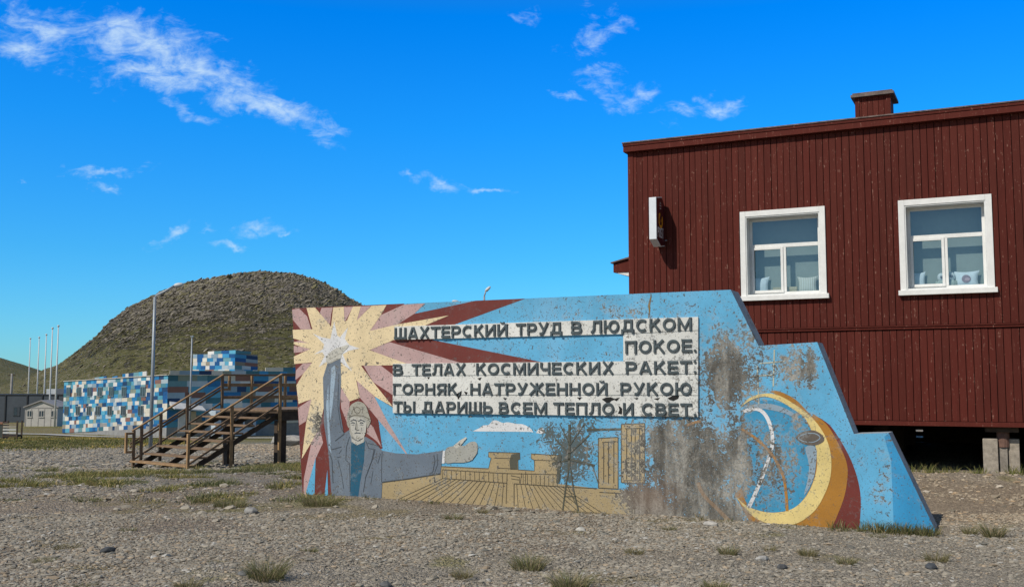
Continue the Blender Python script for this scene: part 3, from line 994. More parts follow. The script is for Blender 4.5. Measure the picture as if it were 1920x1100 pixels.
# the crescent as a strip between the two curves
A1 = pts(outer)
A2 = pts(inner[::-1])
rb.m = 2
yy = -LAY * 5
for i in range(len(A1) - 1):
    def on(c, tt):
        k = tt * (len(c) - 1)
        j = min(int(k), len(c) - 2)
        f = k - j
        return (c[j][0] + (c[j + 1][0] - c[j][0]) * f, yy, c[j][1] + (c[j + 1][1] - c[j][1]) * f)
    t0, t1 = i / (len(A1) - 1), (i + 1) / (len(A1) - 1)
    rb.face([on(A2, t0), on(A2, t1), on(A1, t1), on(A1, t0)])
poly(rb, smooth([(1394, 762), (1430, 756), (1460, 760), (1490, 775), (1502, 792), (1480, 778), (1455, 770), (1425, 765)], 3, True), 6, 4)
poly(rb, smooth([(1510, 838), (1530, 838), (1530, 870), (1524, 900), (1508, 928), (1514, 900), (1517, 870)], 3, True), 6, 4)
poly(rb, smooth([(1492, 820), (1505, 809), (1525, 806), (1542, 815), (1545, 826), (1530, 834), (1508, 832)], 4, True), 7, 5)
stroke(rb, smooth([(1497, 820), (1510, 813), (1528, 812), (1538, 820), (1526, 828), (1508, 827)], 3, True), 8, 4, 1.4, True)
stroke(rb, smooth([(1393, 771), (1418, 766), (1435, 777), (1446, 803), (1448, 835), (1435, 878), (1420, 916), (1404, 951)], 5), 6, 6, 6.5)
stroke(rb, smooth([(1390, 803), (1418, 822), (1448, 852), (1468, 890), (1474, 925), (1476, 957)], 5), 7, 1, 5)
stroke(rb, smooth([(1309, 904), (1319, 927), (1346, 954), (1372, 980)], 4), 2, 1, 7)
stroke(rb, [(1288, 797), (1300, 792), (1314, 789)], 2, 1, 5)
rb.build('painted_crescent', RM, mural, fix=False)
lb = MB()
for l in ([(1452, 655), (1450, 724)], [(1425, 681), (1472, 677)], [(1412, 705), (1453, 702)], [(1420, 685), (1423, 762)]):
    stroke(lb, l, 4, 0, 2.4)
lb.build('painted_mast', [P_mast], mural, fix=False)

# inscription: raised boards with raised letters
M_board = paint('inscription_board_paint', (0.64, 0.64, 0.61), (0.56, 0.56, 0.53), 0.4, 0.8, False)
M_let = simple('slate_letter_paint', (0.058, 0.077, 0.086), 0.45, 0.25, 14, 0.1)


def ell(cx, cy, rx, ry, a0, a1, n=14):
    return [(cx + rx * math.cos(math.radians(a0 + (a1 - a0) * i / n)), cy + ry * math.sin(math.radians(a0 + (a1 - a0) * i / n))) for i in range(n + 1)]


def vbar(x):
    return [(x, 0), (x, 1)]


GL = {
    'Ш': (1.08, [vbar(.1), vbar(.54), vbar(.98), [(0, .1), (1.08, .1)]]),
    'А': (.92, [[(.1, 0), (.44, 1)], [(.82, 0), (.48, 1)], [(.2, .27), (.72, .27)]]),
    'Х': (.88, [[(.11, 0), (.77, 1)], [(.77, 0), (.11, 1)]]),
    'Т': (.8, [[(.4, 0), (.4, 1)], [(0, .9), (.8, .9)]]),
    'Е': (.72, [vbar(.1), [(.0, .9), (.7, .9)], [(.0, .5), (.66, .5)], [(.0, .1), (.72, .1)]]),
    'Р': (.8, [vbar(.1), [(.0, .9), (.45, .9)] + ell(.45, .65, .25, .25, 80, -80, 8) + [(.45, .40), (.0, .40)]]),
    'С': (.86, [ell(.46, .5, .36, .4, 48, 312, 16)]),
    'К': (.82, [vbar(.1), [(.15, .42), (.7, 1)], [(.32, .58), (.74, 0)]]),
    'И': (.86, [vbar(.1), vbar(.76), [(.1, .08), (.76, .92)]]),
    'Й': (.86, [vbar(.1), vbar(.76), [(.1, .08), (.76, .92)], ell(.43, 1.2, .17, .12, 200, 340, 6)]),
    'У': (.86, [[(.1, 1), (.45, .38)], [(.77, 1), (.42, .22), (.32, .1), (.12, .1)]]),
    'Д': (.98, [[(.22, .18), (.3, .5), (.3, .9), (.77, .9), (.77, .15)], [(.02, .16), (.96, .16)], [(.1, .16), (.1, -.1)], [(.88, .16), (.88, -.1)]]),
    'В': (.8, [vbar(.1), [(.0, .9), (.42, .9)] + ell(.42, .71, .2, .19, 80, -80, 6) + [(.42, .52), (.0, .52)], [(.4, .52)] + ell(.44, .31, .25, .21, 80, -80, 6) + [(.42, .1), (.0, .1)]]),
    'Л': (.88, [[(.04, .1), (.16, .12), (.27, .3), (.3, .9), (.78, .9)], vbar(.78)]),
    'Ю': (1.18, [vbar(.1), [(.1, .5), (.5, .5)], ell(.76, .5, .32, .4, 0, 360, 20)]),
    'О': (.94, [ell(.47, .5, .37, .4, 0, 360, 20)]),
    'М': (1.02, [vbar(.1), vbar(.92), [(.1, .95), (.51, .15), (.92, .95)]]),
    'П': (.86, [vbar(.1), vbar(.76), [(0, .9), (.86, .9)]]),
    'Ч': (.8, [vbar(.7), [(.1, 1), (.1, .62), (.2, .44), (.7, .44)]]),
    'Г': (.68, [vbar(.1), [(0, .9), (.68, .9)]]),
    'Н': (.86, [vbar(.1), vbar(.76), [(.1, .5), (.76, .5)]]),
    'Я': (.82, [vbar(.72), [(.82, .9), (.37, .9)] + ell(.37, .66, .26, .24, 100, 260, 8) + [(.37, .42), (.82, .42)], [(.42, .42), (.1, 0)]]),
    'Ж': (1.2, [vbar(.6), [(.05, 0), (.55, .55), (.1, 1)], [(1.15, 0), (.65, .55), (1.1, 1)]]),
    'Ь': (.8, [vbar(.1), [(.0, .58), (.45, .58)] + ell(.45, .34, .25, .24, 80, -80, 8) + [(.45, .1), (.0, .1)]]),
    'Ы': (1.08, [vbar(.1), [(.0, .58), (.38, .58)] + ell(.38, .34, .24, .24, 80, -80, 8) + [(.38, .1), (.0, .1)], vbar(.98)]),
    '.': (.2, [ell(.1, .1, .05, .05, 0, 360, 8)]),
    ',': (.2, [[(.14, .18), (.06, -.1)]]),
    ':': (.2, [ell(.1, .12, .05, .05, 0, 360, 8), ell(.1, .92, .05, .05, 0, 360, 8)]),
}


def letter_mesh(mb, ch, x, z, sx, h, y0, dep):
    tw = 0.2 * h
    for si, st in enumerate(GL[ch][1]):
        closed = len(st) > 3 and (Vector(st[0]) - Vector(st[-1])).length < 1e-6
        P = [Vector((x + a * sx, z + b * h)) for a, b in (st[:-1] if closed else st)]
        n = len(P)
        w = tw / 2 * (0.55 if ch in '.,:' else (0.5 if ch == 'Й' and si == 3 else 1))
        yf = y0 - dep - 0.0006 * si
        rings = []
        for i in range(n):
            pv, nx_ = (P[i - 1], P[(i + 1) % n]) if closed else (P[max(i - 1, 0)], P[min(i + 1, n - 1)])
            d1 = (P[i] - pv).normalized() if (P[i] - pv).length > 1e-9 else None
            d2 = (nx_ - P[i]).normalized() if (nx_ - P[i]).length > 1e-9 else None
            if d1 is None:
                d1 = d2
            if d2 is None:
                d2 = d1
            d = (d1 + d2).normalized()
            nn = Vector((-d.y, d.x))
            mit = min(1.6, 1.0 / max(0.3, nn.dot(Vector((-d1.y, d1.x)))))
            a = P[i] + nn * w * mit
            b = P[i] - nn * w * mit
            a2 = P[i] + nn * w * mit * 0.78
            b2 = P[i] - nn * w * mit * 0.78
            rings.append([(a.x, y0, a.y), (a.x, y0 - dep * .70 - 0.0006 * si, a.y), (a2.x, yf, a2.y), (b2.x, yf, b2.y), (b.x, y0 - dep * .70 - 0.0006 * si, b.y), (b.x, y0, b.y)])
        for i in range(n if closed else n - 1):
            r, q_ = rings[i], rings[(i + 1) % n]
            for k in range(5):
                mb.face([r[k], r[k + 1], q_[k + 1], q_[k]])
        if not closed:
            mb.face(rings[0])
            mb.face(rings[-1][::-1])


v_of = lambda px, py: uv(px, py)[1]
ROWS = [
    ([(741, 612), (1310, 594), (1310, 619), (1170, 626), (741, 637)], (620 + 627.5) / 2, 2.264, .165,
     [('ШАХТЕРСКИЙ', 742, 954), ('ТРУД', 970, 1056), ('В', 1073, 1094), ('ЛЮДСКОМ', 1109, 1299)]),
    ([(1170, 627), (1310, 620), (1310, 674.5), (1170, 677)], 650, None, .165, [('ПОКОЕ', 1174, 1299), ('.', 1302, 1307)]),
    ([(738.5, 681.5), (1310, 675.5), (1310, 700.5), (738.5, 704)], 692, None, .160, [('В', 740, 759), ('ТЕЛАХ', 775, 876), ('КОСМИЧЕСКИХ', 895, 1153), ('РАКЕТ', 1175, 1299), (':', 1302, 1307)]),
    ([(738.5, 705), (1310, 701.5), (1310, 740.5), (738.5, 739.5)], 730, None, .160, [('ГОРНЯК', 740, 860), (',', 862, 867), ('НАТРУЖЕННОЙ', 884, 1141), ('РУКОЮ', 1165, 1299)]),
    ([(738.5, 740.5), (1310, 741.5), (1310, 781), (738.5, 773.5)], 765, None, .160, [('ТЫ', 741, 781), ('ДАРИШЬ', 794, 926), ('ВСЕМ', 938, 1028), ('ТЕПЛО', 1040, 1154), ('И', 1170, 1190), ('СВЕТ', 1205, 1299), ('.', 1302, 1307)]),
]
BASE = [2.262, None, None, None, None]
cap_mid = [(741, 625.5, 1300, 607), (1174, 651, 1300, 647.5), (740, 693, 1300, 688), (740, 729, 1300, 728.5), (741, 762, 1300, 767.5)]
for ri, (bp, ym, _, H, words) in enumerate(ROWS):
    b = MB()
    if ri == 0:
        b.prism(pts(bp)[::-1], -0.027, 0.0 + 0.002)
    else:
        b.prism(pts(bp)[::-1], -0.027 - 0.001 * ri, 0.002)
    bd = b.build('inscription_board', M_board, mural)
    xa, ya, xb, yb = cap_mid[ri]
    va, vb_ = uv(xa, ya)[1], uv(xb, yb)[1]
    ua, ub = uv(xa, ya)[0], uv(xb, yb)[0]
    for wd, x0, x1 in words:
        u0 = uv(x0, ym)[0]
        u1 = uv(x1, ym)[0]
        gap = 0.13
        tot = sum(GL[c][0] for c in wd) + gap * (len(wd) - 1)
        sx = (u1 - u0) / tot
        x = u0
        for c in wd:
            lm = MB()
            vm_ = va + (vb_ - va) * (x - ua) / (ub - ua)
            letter_mesh(lm, c, x, vm_ - H / 2, sx, H, -0.027 - 0.001 * ri, 0.021)
            lm.build('letter' if c not in '.,:' else 'punctuation_mark', M_let, bd)
            x += (GL[c][0] + gap) * sx

# pieces broken out of the boards, and a rusty run from the top edge
M_hole = simple('broken_out_black', (.012, .012, .012), .9, .3, 20)
ho = MB()
for l in ([(1130, 748), (1138, 744.5), (1147, 744), (1156, 748), (1148, 751), (1142, 757)], [(1151, 748), (1164, 744.5), (1158, 751.5)], [(1253, 746), (1262, 741.5), (1275, 741), (1273, 747), (1264, 751), (1257, 749)],
          [(1161, 759), (1168, 765), (1168, 776), (1160, 775), (1163, 768)], [(858, 738), (868, 732), (866, 741), (861, 749)], [(1227, 747), (1239, 745), (1235, 750)], [(872, 733), (879, 735), (876, 741)], [(1084, 745), (1092, 744), (1089, 750)],
          [(1190, 746), (1198, 745), (1196, 749)], [(897, 709), (905, 707), (902, 713)], [(803, 707), (808, 706), (806, 711)], [(945, 745), (953, 746), (949, 750)]):
    poly(ho, l, 0, 0)
ho.v = [(x, -.0335, z) for x, y, z in ho.v]
ho.build('board_hole', M_hole, mural, fix=False)
dr = MB()
stroke(dr, [(1221, 551), (1220, 560), (1217, 572), (1218, 584), (1216, 596)], 2, 0, 4.5, taper=True)
dr.build('rust_run', paint('ochre_rust_run', (.20, .125, .03)), mural, fix=False)

# ------------------------------------------------------------------ the red timber building
BANG = math.radians(26)
BG = on_ground(1868, 888)
BU = Vector((math.cos(BANG), -math.sin(BANG), 0))
BIN = Vector((math.sin(BANG), math.cos(BANG), 0))
BN = -BIN
CORN = BG + BU * (-6.86)
BL = 15.0     # length of the front
BD = 11.0     # depth


def bu(px, py, off=0.0):
    d = ray(px, py)
    c = Vector((0, 0, CAMZ))
    P0 = CORN + BN * off
    q = c + d * ((P0 - c).dot(BN) / d.dot(BN))
    return ((q - P0).dot(BU), q.z)


house = empty('timber_building', (CORN.x, CORN.y, 0), -BANG)
tag(house, 'dark red two storey timber building on stilts with white framed windows', 'building')


def red_paint(name, base, streak=1.0):
    m, t, p = new_mat(name)
    a = t.node('ShaderNodeAttribute', attribute_name='Col')
    o = t.node('ShaderNodeTexCoord').outputs['Object']
    n1 = t.noise(t.mapping(o, (9, 9, .8)), 1.0, 6, 0.65)
    n2 = t.noise(t.mapping(o, (60, 60, 5)), 1.0, 5, 0.7)
    n3 = t.noise(o, 18, 5, 0.7)
    k = t.math('MULTIPLY_ADD', n1, 0.7, 0.66)
    c = t.node('ShaderNodeVectorMath', operation='SCALE')
    t.l.new(a.outputs['Color'], c.inputs[0])
    t.l.new(k, c.inputs['Scale'])
    base_c = c.outputs[0]
    base_c = t.mix(t.math('MULTIPLY', t.step(n2, .52, .75), .35), base_c, (0.15, 0.050, 0.036))
    flm = t.math('ADD', t.math('MULTIPLY', n2, .55), t.math('MULTIPLY', n3, .45))
    fl = t.step(t.math('ADD', flm, t.math('MULTIPLY_ADD', n1, .22, -.11)), 0.59, 0.635)
    base_c = t.mix(t.math('MULTIPLY', fl, .75), base_c, (0.30, 0.165, 0.125))
    t.put(p.inputs['Base Color'], base_c)
    p.inputs['Roughness'].default_value = 0.72
    p.inputs['Specular IOR Level'].default_value = 0.12
    t.put(p.inputs['Normal'], t.bump(t.math('ADD', n2, n3), 0.25, 0.006))
    return m


M_red = red_paint('weathered_red_boards', None)
RED = (0.083, 0.0165, 0.0115)


def redtone():
    k = random.uniform(0.88, 1.12)
    g = random.uniform(0.95, 1.08)
    return (RED[0] * k, RED[1] * k * g, RED[2] * k * g)


# window openings from the photograph: outer casing corners
w1a, w1b = bu(1388, 397), bu(1547, 387)
w2a, w2b = bu(1684, 380), bu(1859, 367)
WIN = [(w1a[0], w1b[0]), (w2a[0], w2b[0]), (w2a[0] + 3.0, w2b[0] + 3.0)]
WZ0, WZ1 = 3.35, 5.06
CAS = 0.108
zb0, zb1 = 0.925, 2.62
zt0, zt1 = 2.70, 6.50
boards = MB()
x = 0.16
while x < BL:
    w = random.choice((.118, .124, .13, .13, .135, .142))
    for (z0, z1, tier) in ((zb0, zb1, 0), (zt0, zt1, 1)):
        boards.c = redtone()
        segs = [(z0, z1)]
        if tier:
            xc = x + w / 2
            for (wa, wb_) in WIN:
                if wa + CAS / 2 < xc < wb_ - CAS / 2:
                    segs = [(z0, WZ0 + CAS * .2), (WZ1 - CAS / 2, z1)]
        yj = random.uniform(-.003, .003)
        for (a, b) in segs:
            boards.box(x, x + w - random.uniform(.008, .013), -0.022 + yj, 0.0, a, b)
    x += w
boards.build('wall_boards', M_red, house, bevel=0.003)
# backing walls (with the openings left free) and the other sides
bk = MB()
bk.c = (0.018, 0.006, 0.005)
xs_ = [0.02]
for (wa, wb_) in WIN:
    xs_ += [wa + CAS * .55, wb_ - CAS * .55]
xs_.append(BL)
for i in range(len(xs_) - 1):
    if i % 2 == 0:
        bk.box(xs_[i], xs_[i + 1], 0.001, 0.10, 0.86, 6.52)
    else:
        bk.box(xs_[i], xs_[i + 1], 0.001, 0.10, 0.86, WZ0 + CAS * .1)
        bk.box(xs_[i], xs_[i + 1], 0.001, 0.10, WZ1 - CAS * .6, 6.52)
bk.c = RED
bk.box(0.0, 0.1, 0.101, BD, 0.86, 6.5)
bk.box(BL - .1, BL, 0.101, BD, 0.86, 6.5)
bk.box(0.101, BL - .101, BD - .1, BD - .001, 0.86, 6.5)
bk.build('wall', M_red, house)
tr = MB()
tr.c = (RED[0] * 1.1, RED[1] * 1.1, RED[2] * 1.1)
tr.box(-.035, .085, -.045, .0, 0.86, 6.50)           # corner board
tr.box(.088, .157, -.030, .0, 0.90, 6.50)
tr.box(.159, BL, -.055, 0.0, 2.627, 2.693)           # belt trim
tr.box(.159, BL, -.075, -.056, 2.672, 2.690)
tr.box(.159, BL, -.050, 0.0, 0.835, 0.918)           # sole trim
tr.build('trim', M_red, house, bevel=0.004)
# roof: flat with fascia and grey metal edge
M_roofm = simple('grey_roof_metal', (0.12, 0.085, 0.075), 0.65, 0.6, 7, 0.2, 0.1)
rf = MB()
rf.box(-.12, BL + .1, -.17, BD + .15, 6.69, 6.715)
roof = rf.build('roof', M_roofm, house)
fa = MB()
fa.c = (RED[0] * 1.05, RED[1] * 1.05, RED[2] * 1.05)
fa.box(-.10, BL + .08, -.14, -.10, 6.51, 6.687)
fa.box(-.10, -.06, -.099, BD + .1, 6.51, 6.687)
fa.box(-.055, BL + .05, -.098, BD + .05, 6.503, 6.54)
fa.c = (RED[0] * .9, RED[1] * .9, RED[2] * .9)
fa.box(-.11, BL + .09, -.155, -.141, 6.63, 6.687)
fa.build('fascia', M_red, roof, bevel=0.004)
# vent box on the roof
c0, c1 = bu(1606, 215, -.3)[0], bu(1669, 215, -.3)[0]
zc = bu(1640, 181, -.3)[1]
vb2 = MB()
nb_ = 6
for i in range(nb_):
    vb2.c = redtone()
    vb2.box(c0 + (c1 - c0) * i / nb_ + .004, c0 + (c1 - c0) * (i + 1) / nb_ - .004, .28, .30, 6.717, zc)
vb2.c = (RED[0] * .9, RED[1] * .9, RED[2] * .9)
vb2.box(c0, c1, .301, .98, 6.717, zc)
vb2.box(c0 - .02, c0 + .06, .262, .279, 6.717, zc)
vb2.box(c1 - .06, c1 + .02, .262, .279, 6.717, zc)
ch = vb2.build('chimney', M_red, roof)
cc = MB()
cc.box(c0 - .09, c1 + .09, .19, 1.07, zc, zc + .05)
cc.box(c0 - .06, c1 + .06, .22, 1.04, zc + .05, zc + .085)
cc.build('chimney_cap', simple('dull_grey_cap', (0.13, 0.10, 0.09), 0.7, 0.4, 6), ch)

# floor slab, dark crawl space with a slatted back, stilts
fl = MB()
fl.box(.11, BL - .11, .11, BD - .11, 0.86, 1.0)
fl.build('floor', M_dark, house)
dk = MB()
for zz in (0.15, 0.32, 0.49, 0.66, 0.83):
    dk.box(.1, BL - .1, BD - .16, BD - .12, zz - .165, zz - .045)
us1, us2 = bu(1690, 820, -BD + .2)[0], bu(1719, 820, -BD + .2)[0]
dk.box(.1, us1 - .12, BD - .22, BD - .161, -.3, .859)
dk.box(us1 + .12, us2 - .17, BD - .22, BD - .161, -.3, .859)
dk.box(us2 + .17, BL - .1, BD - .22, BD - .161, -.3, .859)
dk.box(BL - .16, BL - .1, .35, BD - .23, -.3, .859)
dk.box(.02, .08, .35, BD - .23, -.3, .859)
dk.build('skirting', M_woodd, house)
for xx in np.arange(1.0, BL, 3.4):
    for yy_ in (3.2, 6.4, 9.4):
        FW = MB()
        FW.box(xx, xx + .3, yy_, yy_ + .3, -.4, .86)
        FW.build('foundation_post', M_woodd, house)
ub0 = bu(1845, 885, -.25)[0]
M_block = simple('tan_concrete_block', (0.30, 0.262, 0.215), 0.95, 0.3, 9, 0.5)
blk = MB()
blk.box(ub0 + .0, ub0 + .25, .12, .55, -.3, .62)
blk.build('foundation_block', M_block, house, bevel=.012)
blk = MB()
blk.box(ub0 + .415, ub0 + .60, .24, .6, -.3, .615)
blk.build('foundation_block', M_block, house, bevel=.012)
pst = MB()
pst.box(ub0 + .262, ub0 + .405, .19, .36, -.3, .86)
pst_o = pst.build('foundation_post', simple('grey_post', (0.23, 0.205, 0.175), .9, .3, 8, .3), house, bevel=.01)
sl_ = MB()
sl_.tube([(ub0 + .335, .26, .47), (ub0 + .335, .26, .74)], .108, 14)
sl_.build('collar', simple('rusty_collar', (0.15, 0.085, 0.065), .85, .35, 12, .3), pst_o)
bm_ = MB()
bm_.box(ub0 + .05, ub0 + .6, .1, .5, .74, .858)
bm_.build('beam', M_woodd, house)

# porch roof on the hidden end wall
pc = MB()
pc.c = RED
zt = v = at(1165, 492, 23.5).z
pc.c = RED
pr = MB()
yA, yB = 1.2, 2.9
Lp = .84
z_in, z_out = zt + .14, zt - .05
pr.c = (RED[0] * 1.1, RED[1] * 1.1, RED[2] * 1.1)
pr.hexa([(-Lp, yA, z_out - .20), (-.001, yA, z_out - .20), (-.001, yB, z_out - .20), (-Lp, yB, z_out - .20), (-Lp, yA, z_out), (-.001, yA, z_in), (-.001, yB, z_in), (-Lp, yB, z_out)])
por = pr.build('porch_roof', M_red, house)
pr2 = MB()
pr2.hexa([(-Lp - .05, yA - .05, z_out + .003), (-.001, yA - .05, z_in + .003), (-.001, yB, z_in + .003), (-Lp - .05, yB, z_out + .003), (-Lp - .05, yA - .05, z_out + .03), (-.001, yA - .05, z_in + .05), (-.001, yB, z_in + .05), (-Lp - .05, yB, z_out + .03)])
pr2.build('roof_sheet', M_roofm, por)
pr3 = MB()
pr3.hexa([(-Lp + .02, yA + .02, z_out - .203), (-.003, yA + .02, z_out - .42), (-.003, yB, z_out - .42), (-Lp + .02, yB, z_out - .203), (-Lp + .02, yA + .02, z_out - .201), (-.003, yA + .02, z_out - .201), (-.003, yB, z_out - .201), (-Lp + .02, yB, z_out - .201)])
pr3.build('soffit', M_white, por)

# glass
M_glass, t, p = new_mat('window_glass')
t.n.remove(p)
fr = t.node('ShaderNodeLayerWeight')
fr.inputs['Blend'].default_value = 0.5
gl = t.node('ShaderNodeBsdfGlossy')
gl.inputs['Roughness'].default_value = 0.01
gl.inputs['Color'].default_value = (0.45, 0.75, 1.0, 1)
tp = t.node('ShaderNodeBsdfTransparent')
tp.inputs[0].default_value = (0.72, 0.82, 0.87, 1)
mx = t.node('ShaderNodeMixShader')
t.l.new(t.math('MULTIPLY_ADD', t.math('POWER', fr.outputs['Facing'], 3.0), 0.7, 0.13, clamp=True), mx.inputs[0])
t.l.new(tp.outputs[0], mx.inputs[1])
t.l.new(gl.outputs[0], mx.inputs[2])
t.l.new(mx.outputs[0], t.n['Material Output'].inputs[0])
M_blind = simple('grey_green_blind', (0.30, 0.32, 0.275), .8, .06, 3)
M_jamb = simple('white_jamb_paint', (0.62, 0.63, 0.62), .6, .1, 5)


def window(wa, wb_):
    z0, z1 = WZ0, WZ1
    c = MB()       # casing boards
    c.box(wa, wa + CAS, -.060, -.001, z0, z1)
    c.box(wb_ - CAS, wb_, -.060, -.001, z0, z1)
    c.box(wa + CAS + .001, wb_ - CAS - .001, -.058, -.001, z1 - CAS, z1)
    win = c.build('window', M_white, house, bevel=.004)
    a, b, zt_ = wa + CAS, wb_ - CAS, z1 - CAS
    j = MB()       # reveal
    j.box(a, a + .022, -.045, .27, z0, zt_)
    j.box(b - .022, b, -.045, .27, z0, zt_)
    j.box(a + .023, b - .023, -.044, .27, zt_ - .022, zt_)
    j.build('jamb', M_jamb, win)
    s = MB()
    s.box(wa - .035, wb_ + .045, -.115, -.0, z0 - .095, z0 - .001)
    s.box(a + .023, b - .023, -.04, .269, z0, z0 + .03)
    s.build('sill', M_white, win, bevel=.005)
    fa_ = MB()     # fixed frame
    A0, B0, Z0, Z1 = a + .023, b - .023, z0 + .031, zt_ - .023
    f = .055
    zm = Z0 + (Z1 - Z0) * .635
    xm = A0 + (B0 - A0) * .49
    fa_.box(A0, A0 + f, .195, .26, Z0, Z1)
    fa_.box(B0 - f, B0, .195, .26, Z0, Z1)
    fa_.box(A0 + f + .001, B0 - f - .001, .196, .259, Z1 - f, Z1)
    fa_.box(A0 + f + .001, B0 - f - .001, .196, .259, Z0, Z0 + f)
    fa_.box(A0 + f + .001, B0 - f - .001, .190, .258, zm - .035, zm + .04)
    fa_.box(xm - .035, xm + .035, .189, .257, Z0 + f + .001, zm - .036)
    fa_.build('frame', M_white, win, bevel=.003)
    sa_ = MB()     # opening sash on the left
    a1, b1, y0_, y1_ = A0 + f - .012, xm - .02, Z0 + f - .012, zm - .02
    g = .05
    sa_.box(a1, a1 + g, .170, .1885, y0_, y1_)
    sa_.box(b1 - g, b1, .170, .1885, y0_, y1_)
    sa_.box(a1 + g + .001, b1 - g - .001, .171, .1885, y1_ - g, y1_)
    sa_.box(a1 + g + .001, b1 - g - .001, .171, .1885, y0_, y0_ + g)
    sa_.build('sash', M_white, win, bevel=.003)
    for (xa, xb, za, zb) in ((A0 + f, B0 - f, zm + .04, Z1 - f), (A0 + f, xm - .035, Z0 + f, zm - .035), (xm + .035, B0 - f, Z0 + f, zm - .035)):
        pn = MB()
        pn.face([(xa - .004, .222, za - .004), (xb + .004, .222, za - .004), (xb + .004, .222, zb + .004), (xa - .004, .222, zb + .004)])
        pn.build('pane', M_glass, win, fix=False)
    bl = MB()      # blind / board behind and the shelf
    bl.box(a - .1, b + .1, .47, .49, z0 - .1, zt_ + .05)
    bl.build('blind', M_blind, win)
    rv = MB()
    rv.box(a - .1, b + .1, .272, .469, z0 - .08, z0 + .028)
    rv.box(a - .13, a - .101, .272, .49, z0 - .08, zt_ + .08)
    rv.box(b + .101, b + .13, .272, .49, z0 - .08, zt_ + .08)
    rv.box(a - .1, b + .1, .272, .49, zt_ + .05, zt_ + .08)
    rv.build('inner_sill', M_jamb, win)
    return A0, B0


for (wa, wb_) in WIN:
    window(wa, wb_)
SZ = WZ0 + .0285
hm = house.matrix_basis.copy()
HM = Matrix.Translation(house.location) @ Matrix.Rotation(-BANG, 4, 'Z')


def hloc(u, y, z):
    return HM @ Vector((u, y, z))


# things on the inner sills
def pillow(name, u, y, w, h, d, mat, label, tilt=0.0, emblem=None, cat='pillow', peak=.25):
    v, f = [], []
    N = 12
    for side in (1, -1):
        for j in range(N + 1):
            for i in range(N + 1):
                s, t_ = i / N * 2 - 1, j / N * 2 - 1
                # pulled corners, fat middle
                k = 1 - .16 * (1 - t_ * t_) * abs(s) ** 2
                k2 = 1 - peak * .6 * (1 - s * s) * abs(t_) ** 3
                th = d * (max(0, (1 - s * s) * (1 - t_ * t_))) ** .5
                v.append((s * w / 2 * k, -side * th, h / 2 + t_ * h / 2 * k2))
    M_ = (N + 1) * (N + 1)
    for sd in (0, 1):
        for j in range(N):
            for i in range(N):
                a = sd * M_ + j * (N + 1) + i
                q_ = (a, a + 1, a + N + 2, a + N + 1)
                f.append(q_ if sd == 0 else q_[::-1])
    mb = MB()
    mb.v = v
    mb.f = f
    mb.mi = [0] * len(f)
    mb.col = [(1, 1, 1)] * len(f)
    zmin = min(q_[2] for q_ in v)
    root = mb.build(name, mat, None, smooth=True)
    root.location = hloc(u, y, SZ - zmin)
    root.rotation_euler = (math.radians(-6), math.radians(tilt), -BANG)
    tag(root, label, cat)
    if emblem:
        e = MB()
        ring = [(w * .17 * math.cos(a * math.pi / 12), -d * 1.02 - .002, h * .5 + w * .16 * math.sin(a * math.pi / 12)) for a in range(24)]
        e.m = 0
        e.face(ring)
        e.m = 1
        e.face([(w * .09 * math.cos(a * math.pi / 8) + w * .04, -d * 1.02 - .004, h * .48 + w * .06 * math.sin(a * math.pi / 8)) for a in range(16)])
        e.build('emblem', [simple('grey_pink_print', (.3, .2, .22), .8, .4, 40), simple('pale_pink_print', (.55, .36, .38), .8, .3, 40)], root)
    return root


M_pil = simple('white_pillow_cloth', (0.72, 0.75, 0.76), .9, .1, 9, .2)
M_stripe, t, p = new_mat('striped_cushion_cloth')
wv = t.node('ShaderNodeTexWave')
wv.inputs['Scale'].default_value = 9
t.l.new(t.node('ShaderNodeTexCoord').outputs['Object'], wv.inputs['Vector'])
t.put(p.inputs['Base Color'], t.mix(t.step(wv.outputs[1], .3, .8), (0.50, 0.47, 0.38), (0.70, 0.68, 0.60)))
p.inputs['Roughness'].default_value = .9


def wu(px, py, y):
    return bu(px, py, -y)[0]


pillow('pillow', wu(1424, 540, .37), .37, .40, .40, .07, M_pil, 'plain white pillow at the left end of the sill behind the left window', 0)
pillow('pillow', wu(1514, 540, .37), .37, .40, .37, .07, M_stripe, 'cream striped pillow on the right of the sill behind the left window', 0)
pillow('pillow', wu(1722, 525, .37), .37, .26, .36, .05, M_pil, 'narrow white pillow at the left end of the sill behind the right window', 0)
pillow('pillow', wu(1812, 525, .36), .36, .46, .34, .08, M_pil, 'white pillow with a round pinkish emblem behind the right window', 0, True)


def carton(u0, u1, y, h, label):
    c = MB()
    c.box(-(u1 - u0) / 2, (u1 - u0) / 2, 0, .09, 0, h)
    o = c.build('carton', simple('card_' + str(round(u0, 1)), (.46, .37, .22), .85, .12, 10), None, bevel=.004)
    o.location = hloc((u0 + u1) / 2, y, SZ)
    o.rotation_euler = (0, 0, -BANG)
    tag(o, label, 'box')
    k = MB()
    k.box(-(u1 - u0) / 2 - .004, (u1 - u0) / 2 + .004, -.004, .094, h - .05, h + .004)
    k.build('lid', simple('card_lid_' + str(round(u0, 1)), (.52, .42, .26), .85, .1, 10), o)
    return o


carton(wu(1450, 540, .3), wu(1494, 540, .3), .275, .155, 'long tan cardboard box on the sill behind the mullion of the left window')
carton(wu(1736, 528, .3), wu(1750, 528, .3), .28, .095, 'small brownish box on the sill beside the soft toys in the right window')


